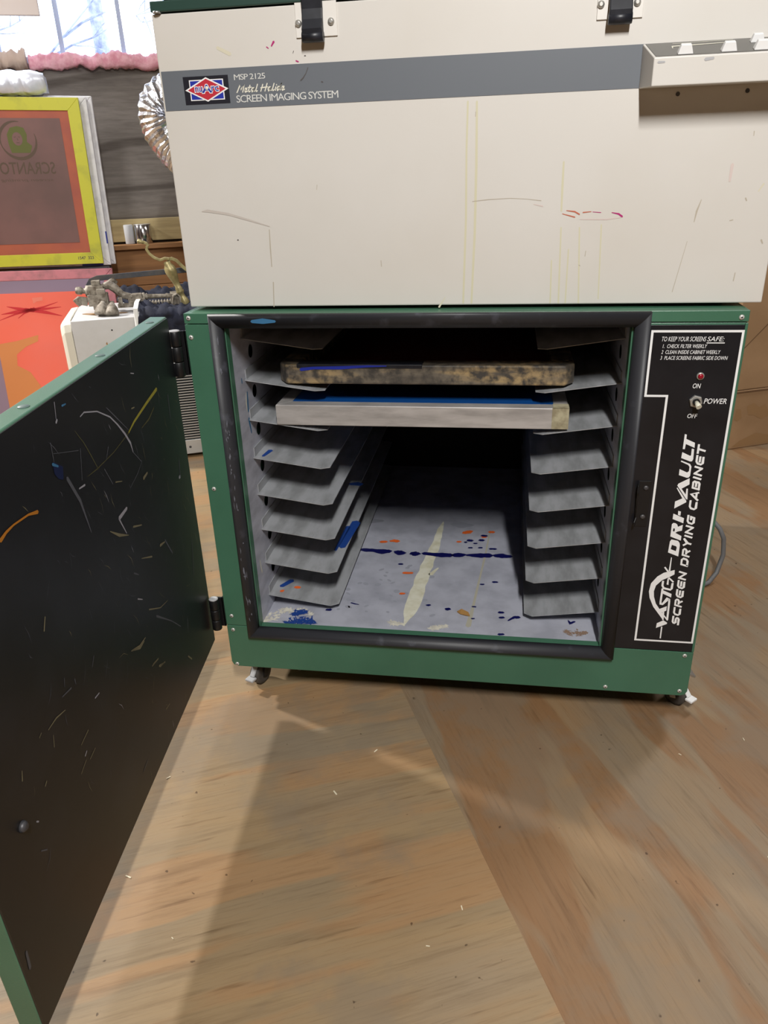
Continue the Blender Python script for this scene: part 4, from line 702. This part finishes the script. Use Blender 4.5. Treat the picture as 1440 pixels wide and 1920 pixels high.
# ---------------------------------------------------------------- white machine on the floor behind the door
ac = root('air_conditioner', (-.08, 1.78, 0), 'white boxy air conditioner standing on the floor behind the green door', 'appliance', None, True)
b = MB(); b.box(-.366, .22, 1.552, 1.93, .02, .555); part('casing', b, M['acwhite'], ac, .004)
b = MB(); b.box(-.366, -.048, 1.548, 1.5535, .075, .5556); part('front_panel', b, M['acwhite'], ac, .002)
bz = [(1.9, .555), (1.62, .5585), (1.575, .557), (1.556, .545), (1.548, .52), (1.548, .02), (1.9, .02)]
b = MB(); rA = []
for a_, ins in ((-.367, 0), (-.392, .003), (-.406, .018)): rA.append([b.bm.verts.new((a_, bb+ins*(1 if bb < 1.7 else -1), zz_-ins*(1 if zz_ > .3 else -.5))) for bb, zz_ in bz])
b.skin(rA, False); part('side_cover', b, M['accream'], ac, .003)
part('grille_recess', MB().box(-.047, .215, 1.549, 1.553, .075, .352), M['hole'], ac)
g = MB()
for i in range(27):
    z = .081+i*.0101; g.box(-.046, .213, 1.541, 1.549, z, z+.0032)
part('grille', g, M['fin'], ac, label='row of thin bright horizontal metal slats')
part('control_panel', MB().box(-.047, .215, 1.546, 1.553, .354, .50), M['black_met'], ac, .002)
part('bottom_strip', MB().box(-.07, .216, 1.543, 1.553, .0175, .073), M['fin'], ac, .001)
for x in (-.32, .17): part('foot', MB().box(x-.03, x+.03, 1.58, 1.95, 0, .0205), M['black_met'], ac)
part('screw', MB().disc((-.232, 1.5475, .515), (0, -1, 0), .003, 8), M['hole'], ac)
part('bolt', MB().disc((-.02, 1.5425, .045), (0, -1, 0), .005, 10), M['iron'], ac)
b = MB(); b.prism([(-.256, 1.5476, .475), (-.249, 1.5476, .43), (-.244, 1.5476, .40), (-.249, 1.5476, .405), (-.260, 1.5476, .47)], (0, -.0015, 0)); part('tan_sliver', b, M['chip'], ac)
b = MB(); b.stroke([(-.33, 1.70), (-.28, 1.67), (-.18, 1.66)], [.02, .05, .02], lambda q: (q.x, q.y, .5556)); part('rust_stain', b, M['cardstain'], ac)

# navy cloth draped over its right half
def cloth(name, a0, a1, prof, na, amp, seed, loc, label):
    mb = MB(); rows = []
    for i in range(na+1):
        t = i/na; row = []
        for j, (bb, zz_, fr) in enumerate(prof):
            a = a0+(a1-a0)*t+.015*noise.noise(Vector((seed, j*.35, 1.7)))
            n = noise.noise(Vector((a*16+seed, bb*16, zz_*16)))+.55*noise.noise(Vector((a*38+seed, bb*38, zz_*38)))+.25*noise.noise(Vector((a*80+seed, bb*80, zz_*80)))
            row.append(mb.bm.verts.new((a, bb-abs(n)*amp*fr[0], zz_+abs(n)*amp*fr[1])))
        rows.append(row)
    for r1, r2 in zip(rows, rows[1:]):
        for j in range(len(r1)-1):
            fc = mb.bm.faces.new((r1[j], r1[j+1], r2[j+1], r2[j])); fc.smooth = True
    o = single(name, mb, M['cloth'], loc, label, 'cloth', None, True); s = o.modifiers.new('thick', 'SOLIDIFY'); s.thickness = .003; s.offset = 1
    return o
pr = [(1.86-.012*i, .560+.006*math.sin(i*.8), (0, 1)) for i in range(26)]+[(1.5385-.001*(i > 0), .560-.008*i, (1, .2)) for i in range(18)]
cloth('draped_cloth', -.135, .19, pr, 60, .030, 2.0, (.03, 1.7, .56), 'crumpled dark navy cloth draped over the right half of the air conditioner')
pr = [(1.93-.006*i, .560+.034*math.sin(min(1, i/14)*math.pi), (0, 1)) for i in range(16)]
cloth('bunched_cloth', -.21, .16, pr, 60, .034, 6.0, (-.02, 1.9, .56), 'bunched navy cloth lying behind the cast metal clamp')
b = MB(); b.bar([(-.125, 1.70, .600), (-.134, 1.60, .598), (-.139, 1.536, .585), (-.146, 1.531, .50), (-.15, 1.531, .44)], (0, 0, 1), .016, .002)
single('white_strap', b, M['white_strap'], (-.14, 1.545, .56), 'narrow white strap hanging over the front of the air conditioner', 'strap', None, True)

# cast clamp lying on top
mc = root('metal_clamp', (-.15, 1.70, .555), 'dusty cast metal clamp with a flat iron bar lying on the air conditioner', 'clamp', None, True)
part('bar', MB().bar([(.16, 1.72, .690), (.06, 1.72, .686), (-.13, 1.72, .681), (-.262, 1.72, .677), (-.287, 1.72, .669), (-.299, 1.72, .652), (-.301, 1.72, .615)], (0, 1, 0), .019, .008), M['iron'], mc, .001, label='flat dark iron bar bent down at its left end')
b = MB(); b.lathe((-.345, 1.70, .641), (-.285, 1.70, .634), [(0, .010), (.1, .014), (.35, .014), (.4, .010), (.55, .010), (.6, .020), (.95, .021), (1, .014)], 12)
part('knob', b, M['cast'], mc)
b = MB(); b.box(-.305, -.235, 1.665, 1.73, .585, .625); b.box(-.298, -.245, 1.67, 1.725, .625, .655); b.box(-.285, -.255, 1.68, 1.715, .655, .672); b.box(-.29, -.22, 1.66, 1.74, .572, .590)
b.bar([(-.31, 1.69, .600), (-.335, 1.68, .607), (-.345, 1.67, .60)], (0, 1, 0), .03, .02)
b.tube([(-.245, 1.69, .650), (-.225, 1.69, .655), (-.205, 1.69, .640), (-.185, 1.69, .616), (-.15, 1.69, .604), (-.11, 1.69, .604)], [.012, .017, .016, .014, .013, .012], 8)
b.box(-.165, -.105, 1.66, 1.72, .575, .602); b.box(-.150, -.115, 1.67, 1.71, .600, .617); b.box(-.205, -.15, 1.665, 1.70, .572, .584)
b.tube([(-.235, 1.70, .655), (-.21, 1.72, .668), (-.20, 1.73, .655)], [.008, .010, .008], 8); b.box(-.27, -.24, 1.655, 1.668, .600, .645); b.box(-.20, -.185, 1.655, 1.67, .580, .61)
part('body', b, M['cast'], mc, .0015)
b = MB(); b.lathe((-.262, 1.615, .560), (-.250, 1.632, .605), [(0, .026), (.15, .027), (.6, .020), (.75, .014), (1, .008)], 14); b.lathe((-.226, 1.60, .5575), (-.220, 1.625, .600), [(0, .024), (.2, .025), (.65, .018), (.8, .012), (1, .006)], 14); part('foot', b, M['cast'], mc)
b = MB(); b.lathe((-.115, 1.69, .604), (.005, 1.70, .598), [(0, .012), (.03, .015), (.08, .015), (.1, .009), (.14, .013), (.18, .009), (.7, .008), (.75, .011), (.8, .009), (1, .009)], 14); b.lathe((-.10, 1.66, .583), (.0, 1.67, .580), [(0, .007), (1, .007)], 10)
for i in range(9): b.lathe((-.09+i*.0105, 1.66, .583), (-.085+i*.0105, 1.66, .583), [(0, .008), (.5, .012), (1, .008)], 10)
part('rod', b, M['cast'], mc)
b = MB(); b.box(-.012, .030, 1.655, 1.72, .558, .612); b.tube([(-.01, 1.65, .572), (.0, 1.65, .605), (.013, 1.65, .610), (.022, 1.65, .60), (.022, 1.65, .565)], .005, 8); part('end_block', b, M['cast'], mc, .002)

bh = root('brass_handle', (.038, 1.66, .56), 'tarnished brass turned handle with a curved lever, leaning beside the cream machine', 'handle', None, True)
part('grip', MB().lathe((.0435, 1.655, .559), (-.008, 1.655, .726), [(0, .016), (.1, .017), (.18, .015), (.24, .011), (.30, .010), (.33, .014), (.36, .015), (.39, .0125), (.42, .014), (.45, .011), (.55, .012), (.70, .0185), (.80, .0215), (.88, .020), (.94, .013), (1, .012)], 22), M['brass'], bh)
part('lever', MB().bar([(.004, 1.655, .735), (-.012, 1.655, .738), (-.03, 1.655, .733), (-.05, 1.655, .743), (-.064, 1.655, .757), (-.0715, 1.655, .772), (-.070, 1.655, .781), (-.064, 1.655, .787), (-.069, 1.655, .793), (-.078, 1.655, .797)], (0, 1, 0), .010, .014), M['brass'], bh, .002)
part('lever_tip', MB().lathe((-.074, 1.655, .796), (-.100, 1.655, .803), [(0, .006), (.4, .0065), (.8, .009), (1, .005)], 14), M['brass'], bh)
part('side_plate', MB().bar([(-.006, 1.663, .732), (.012, 1.663, .735), (.028, 1.663, .727), (.045, 1.663, .706), (.062, 1.663, .690)], (0, 1, 0), .012, .006), M['brass'], bh, .001)

# ---------------------------------------------------------------- screens stacked against the wall
def up_frame(x0, x1, z0, z1, b0, b1, w_):
    mb = MB()
    for xs, zs in (((x0, x1, x1-w_, x0+w_), (z0, z0, z0+w_, z0+w_)), ((x0, x1, x1-w_, x0+w_), (z1, z1, z1-w_, z1-w_)), ((x0, x0, x0+w_, x0+w_), (z0, z1, z1-w_, z0+w_)), ((x1, x1, x1-w_, x1-w_), (z0, z1, z1-w_, z0+w_))):
        mb.prism([(x, b0, z) for x, z in zip(xs, zs)], (0, b1-b0, 0))
    return mb
G = 'printing screens stacked against the back wall'
def tilt(o, deg, lean=0): o.rotation_euler = (math.radians(lean), math.radians(deg), RZ)
ZU = .680
ye = root('printing_screen', (-.258, 2.10, ZU+.002), 'yellow framed screen with brown emulsion and faint mirrored lettering', 'screen', G, True)
part('frame', up_frame(-.878, -.258, ZU+.002, 1.284, 2.10, 2.132, .044), M['yframe'], ye, .0012)
part('mesh', MB().box(-.835, -.298, 2.1045, 2.106, ZU+.045, 1.244), M['omesh'], ye, label='orange bordered mesh')
em = part('emulsion', MB().box(-.80, -.336, 2.1030, 2.1045, ZU+.086, 1.214), M['emul'], ye, label='brown emulsion coating')
EF = lambda q: (q.x, 2.1027, q.y)
tx = MB(); text(tx, 'SCRANTON', -.613, -.381, 1.020, 1.063, EF, 0, .01, mirror=True); text(tx, 'screen printing', -.585, -.395, .992, 1.004, EF, .2, 0, mirror=True); part('lettering', tx, M['emul_dark'], em)
cr_ = Vector((-.4965, 1.139)); mb = MB()
mb.stroke([cr_+Vector((math.cos(t), math.sin(t)))*.064 for t in [math.radians(20-i*11) for i in range(18)]], [.002+.010*math.sin(math.pi*i/17) for i in range(18)], EF)
mb.stroke([cr_+Vector((math.cos(t), math.sin(t)))*.064 for t in [math.radians(200-i*11) for i in range(12)]], [.002+.008*math.sin(math.pi*i/11) for i in range(12)], EF); part('ring_print', mb, M['emul_dark'], em)
mb = MB(); mb.poly([EF(cr_+Vector(q)) for q in ((-.030, -.044), (.036, -.044), (.046, -.020), (.030, -.006), (.034, .020), (.026, .042), (.004, .048), (-.022, .042), (-.036, .020), (-.036, -.012))]); part('portrait_print', mb, M['emul_green'], em)
mb = MB(); mb.poly([(cr_.x-.002+.018*math.cos(t), 2.1024, cr_.y+.004+.023*math.sin(t)) for t in [2*math.pi*i/20 for i in range(20)]]); part('face_print', mb, M['emul'], em)
mb = MB(); ff = lambda q: (cr_.x-.002+q.x, 2.1022, cr_.y+q.y)
for pp in ([(-.010, .010), (-.005, .011)], [(.005, .011), (.010, .010)], [(0, .006), (.001, -.001)], [(-.005, -.009), (.005, -.009)]): mb.stroke(pp, .0022, ff)
part('face_marks', mb, M['emul_dark'], em)
tx = MB(); text(tx, '1547  323', -.352, -.292, ZU+.020, ZU+.032, lambda q: (q.x, 2.0997, q.y), 0, .01); part('stamped_number', tx, M['u_dark'], ye)
tilt(ye, 1.3); ye.location.z += .010
wa = root('printing_screen', (-.225, 2.137, ZU), 'white framed screen with a blue label directly behind the yellow one', 'screen', G, True)
part('frame', up_frame(-.85, -.231, ZU, 1.298, 2.137, 2.165, .04), M['whiteframe'], wa, .003)
part('label', MB().box(-.236, -.2305, 2.1365, 2.150, .765, .812), M['bluelabel'], wa); part('label', MB().box(-.345, -.262, 2.1363, 2.138, ZU-.0005, ZU+.010), M['bluelabel'], wa); part('mesh', MB().box(-.82, -.26, 2.145, 2.1465, ZU+.03, 1.27), M['purplemesh'], wa)
tilt(wa, 1.3)
wb = root('printing_screen', (-.23, 2.17, ZU), 'white framed screen rearmost of the upper stack, its edge just showing', 'screen', G, True)
part('frame', up_frame(-.84, -.213, ZU, 1.305, 2.170, 2.205, .04), M['whiteframe'], wb, .003); part('mesh', MB().box(-.81, -.25, 2.18, 2.1815, ZU+.03, 1.275), M['purplemesh'], wb)
tilt(wb, 1.3)
for i, (b0, b1, xr, zt) in enumerate(((2.14, 2.178, -.240, .676), (2.182, 2.222, -.236, .674))):
    gr = root('printing_screen', (xr-.3, b0, 0), ['dark grey framed screen standing directly behind the orange-red one', 'dark framed screen second behind the orange-red one, nearest the wall planks'][i], 'screen', G, True)
    part('frame', up_frame(xr-.62, xr, 0, zt, b0, b1, .04), M['greyframe'], gr, .003); part('mesh', MB().box(xr-.59, xr-.03, b0+.006, b0+.0075, .03, zt-.03), M['purplemesh'], gr)
re = root('printing_screen', (-.55, 2.10, 0), 'pink stained screen with bright orange-red emulsion standing on the floor', 'screen', G, True)
part('frame', up_frame(-.87, -.250, 0, .684, 2.10, 2.136, .038), M['pinkframe'], re, .003)
part('mesh', MB().box(-.838, -.282, 2.1015, 2.103, .034, .646), M['purplemesh'], re, label='purple grey mesh border')
em = part('emulsion', MB().box(-.735, -.29, 2.0990, 2.1015, .05, .598), M['redemul'], re, label='orange red emulsion')
EF = lambda q: (q.x, 2.0986, q.y); mb = MB()
mb.poly([EF(Vector(p)) for p in ((-.735, .40), (-.66, .41), (-.575, .43), (-.58, .405), (-.63, .385), (-.67, .355), (-.675, .31), (-.63, .28), (-.60, .22), (-.59, .16), (-.56, .10), (-.58, .06), (-.735, .06))]); mb.poly([EF(Vector(p)) for p in ((-.335, .597), (-.291, .597), (-.291, .53), (-.305, .50), (-.315, .55))])
part('tan_patch', mb, M['tan'], em)
EF2 = lambda q: (q.x, 2.0983, q.y); mb = MB(); c0 = Vector((-.590, .530))
for dx, dz, w_ in ((-.085, .018, .012), (-.11, -.012, .012), (-.12, -.035, .006), (-.05, -.03, .005), (.12, -.028, .012), (.12, .008, .009), (.11, .028, .006)): mb.stroke([c0-Vector((dx, dz))*.15, c0+Vector((dx*.5, dz*.4)), c0+Vector((dx, dz))], [.012, w_, .0015], EF2)
part('red_scribble', mb, M['redmark'], em)
mb = MB(); mb.poly([EF2(Vector(p)) for p in ((-.575, .578), (-.535, .581), (-.536, .566), (-.56, .563), (-.573, .555))]); mb.poly([EF2(Vector(p)) for p in ((-.485, .318), (-.463, .318), (-.464, .282), (-.484, .283))]); part('tape_bits', mb, M['salmon'], em)
mb = MB(); mb.stroke([(-.703, .640), (-.702, .602)], .004, lambda q: (q.x, 2.1012, q.y), False); part('tan_streak', mb, M['tan'], re)
tilt(re, 1.8, -5); re.location = w2((-.55, 2.035, 0))
# silver bag lying on top of the upper stack
mb = MB(); n_ = 40; rows = []
for i in range(n_+1):
    t = i/n_; a = -.80+.445*t; row = []
    for j in range(16):
        an = 2*math.pi*j/16; sq = lambda v: math.copysign(abs(v)**.55, v); h = .046*(1-.25*(t > .9)*(t-.9)*10)
        p = Vector((a, 2.165+.06*sq(math.cos(an)), 1.346+h*sq(math.sin(an)))); nn = noise.noise(p*14)*.012+(abs(noise.noise(p*26))-.3)*.016
        row.append(mb.bm.verts.new(p+Vector((nn*.6, nn, nn if math.sin(an) > -.5 else abs(nn)))))
    rows.append(row)
mb.skin(rows); single('silver_bag', mb, M['silverbag'], (-.6, 2.165, 1.306), 'crumpled shiny silver plastic bag lying on top of the yellow screen', 'bag', None, True)

# ---------------------------------------------------------------- foil duct behind the cream machine
du = root('foil_duct', (-.40, 1.25, .86), 'silver foil flexible duct bending out behind the left edge of the cream machine', 'duct')
ctr = [Vector(p) for p in ((.2, 1.12, 1.17), (-.08, 1.16, 1.195), (-.30, 1.22, 1.215), (-.43, 1.25, 1.222), (-.502, 1.25, 1.20), (-.500, 1.25, 1.145), (-.445, 1.25, 1.075), (-.33, 1.22, .985), (-.1, 1.16, .90), (.1, 1.12, .86))]
pts = []
for i in range(len(ctr)-1):
    p0, p1, p2, p3 = ctr[max(i-1, 0)], ctr[i], ctr[i+1], ctr[min(i+2, len(ctr)-1)]
    for k_ in range(12):
        t = k_/12; pts.append(.5*((2*p1)+(p2-p0)*t+(2*p0-5*p1+4*p2-p3)*t*t+(3*p1-p0-3*p2+p3)*t**3))
rr = [.085+.0016*(1 if i % 2 else -1)+.003*noise.noise(Vector((i*.7, 0, 0))) for i in range(len(pts))]
mb = MB(); mb.tube(pts, rr, 28)
for v in mb.bm.verts: v.co += Vector((noise.noise(v.co*40), noise.noise(v.co*40+Vector((9, 0, 0))), noise.noise(v.co*40+Vector((0, 9, 0)))))*.0042
for fc in mb.bm.faces: fc.smooth = False
part('hose', mb, M['foil'], du)
mb = MB(); mb.cyl((.2, 1.12, 1.17), (.24, 1.12, 1.165), .088, 28); mb.cyl((.1, 1.12, .86), (.14, 1.115, .85), .088, 28); part('collar', mb, M['zinc'], du)

# ---------------------------------------------------------------- cardboard boxes at right
def carton(x0, x1, b0, b1, z0, z1, label, extra):
    t = root('cardboard_box', ((x0+x1)/2, (b0+b1)/2, z0), label, 'box', 'cardboard boxes stacked at the right', True)
    body = part('body', MB().box(x0, x1, b0, b1, z0, z1), M['card'], t, .004); extra(t, body, x0, x1, b0, b1, z0, z1); return t
def ex1(t, body, x0, x1, b0, b1, z0, z1):
    F = lambda q: (q.x, b0-.0004, q.y); mb = MB()
    mb.poly([F(Vector(p)) for p in ((1.99, .165), (2.02, .175), (2.045, .155), (2.07, .165), (2.10, .12), (2.06, .108), (2.03, .125), (2.0, .13))]); mb.poly([F(Vector(p)) for p in ((1.945, .16), (1.965, .155), (1.975, .12), (1.955, .11), (1.94, .12))]); mb.poly([F(Vector(p)) for p in ((1.95, .008), (2.3, .008), (2.3, .05), (2.15, .03), (2.05, .055), (1.98, .03))])
    part('water_stain', mb, M['cardstain'], t)
    part('flap_edge', MB().box(x0+.002, x1-.002, b0-.004, b0, z1-.006, z1-.001), M['cardseam'], t)
def ex2(t, body, x0, x1, b0, b1, z0, z1):
    F = lambda q: (q.x, b0-.0005, q.y); mb = MB(); mb.stroke([(1.925, .373), (2.0177, .460), (2.10, .53)], [.003, .004, .003], F); mb.stroke([(1.925, .373), (1.905, .39)], [.003, .003], F); part('crease', mb, M['cardseam'], t)
    mb = MB(); mb.quadbox([(1.90, b0, .262), (1.925, b0, .262), (1.94, b0, .37), (1.905, b0, .385), (1.90, b0-.004, .262), (1.922, b0-.003, .262), (1.936, b0-.003, .365), (1.905, b0-.004, .38)]); part('flap', mb, M['card'], t)
carton(1.925, 2.65, .892, 1.45, 0, .226, 'lower cardboard box on the floor at right, water stained near its bottom', ex1)
carton(1.90, 2.66, .895, 1.45, .2275, .98, 'upper tall cardboard box with a diagonal crease, stacked at right', ex2)

# ---------------------------------------------------------------- small litter on the floor
mb = MB(); rnd = random.Random(4)
for _ in range(16):
    x, y = rnd.uniform(-.1, 1.1), rnd.uniform(-.85, .1); an = rnd.uniform(0, 3.14); L = rnd.uniform(.002, .006)
    p = Vector((x, y)); d = Vector((math.cos(an), math.sin(an)))*L; n = Vector((-d.y, d.x))*.22
    mb.prism([(p.x-d.x-n.x, p.y-d.y-n.y, .0003), (p.x+d.x-n.x, p.y+d.y-n.y, .0003), (p.x+d.x+n.x, p.y+d.y+n.y, .0003), (p.x-d.x+n.x, p.y-d.y+n.y, .0003)], (0, 0, .001))
o = single('floor_splinters', mb, M['debris'], (.5, -.4, 0), 'pale tiny splinters and crumbs scattered on the plywood floor', 'debris'); o['kind'] = 'stuff'
mb = MB(); mb.prism([(.098, .098, .0004), (.118, .092, .0004), (.122, .098, .0004), (.103, .103, .0004)], (0, 0, .003)); single('paper_scrap', mb, M['white_strap'], (.11, .097, .0004), 'white scrap on the floor under the front left of the cabinet', 'scrap')
STUFF = ('scratches', 'scuffs', 'drips', 'splash', 'stain', 'smear', 'drip_stain', 'ink_spots', 'scrapes', 'scuff', 'tape_bits', 'tan_patch', 'red_scribble', 'water_stain', 'rusty_stain')
for o in S.objects:
    if o.parent and o.type == 'MESH' and any(o.name.split('.')[0].endswith(s) for s in STUFF): o['kind'] = 'stuff'
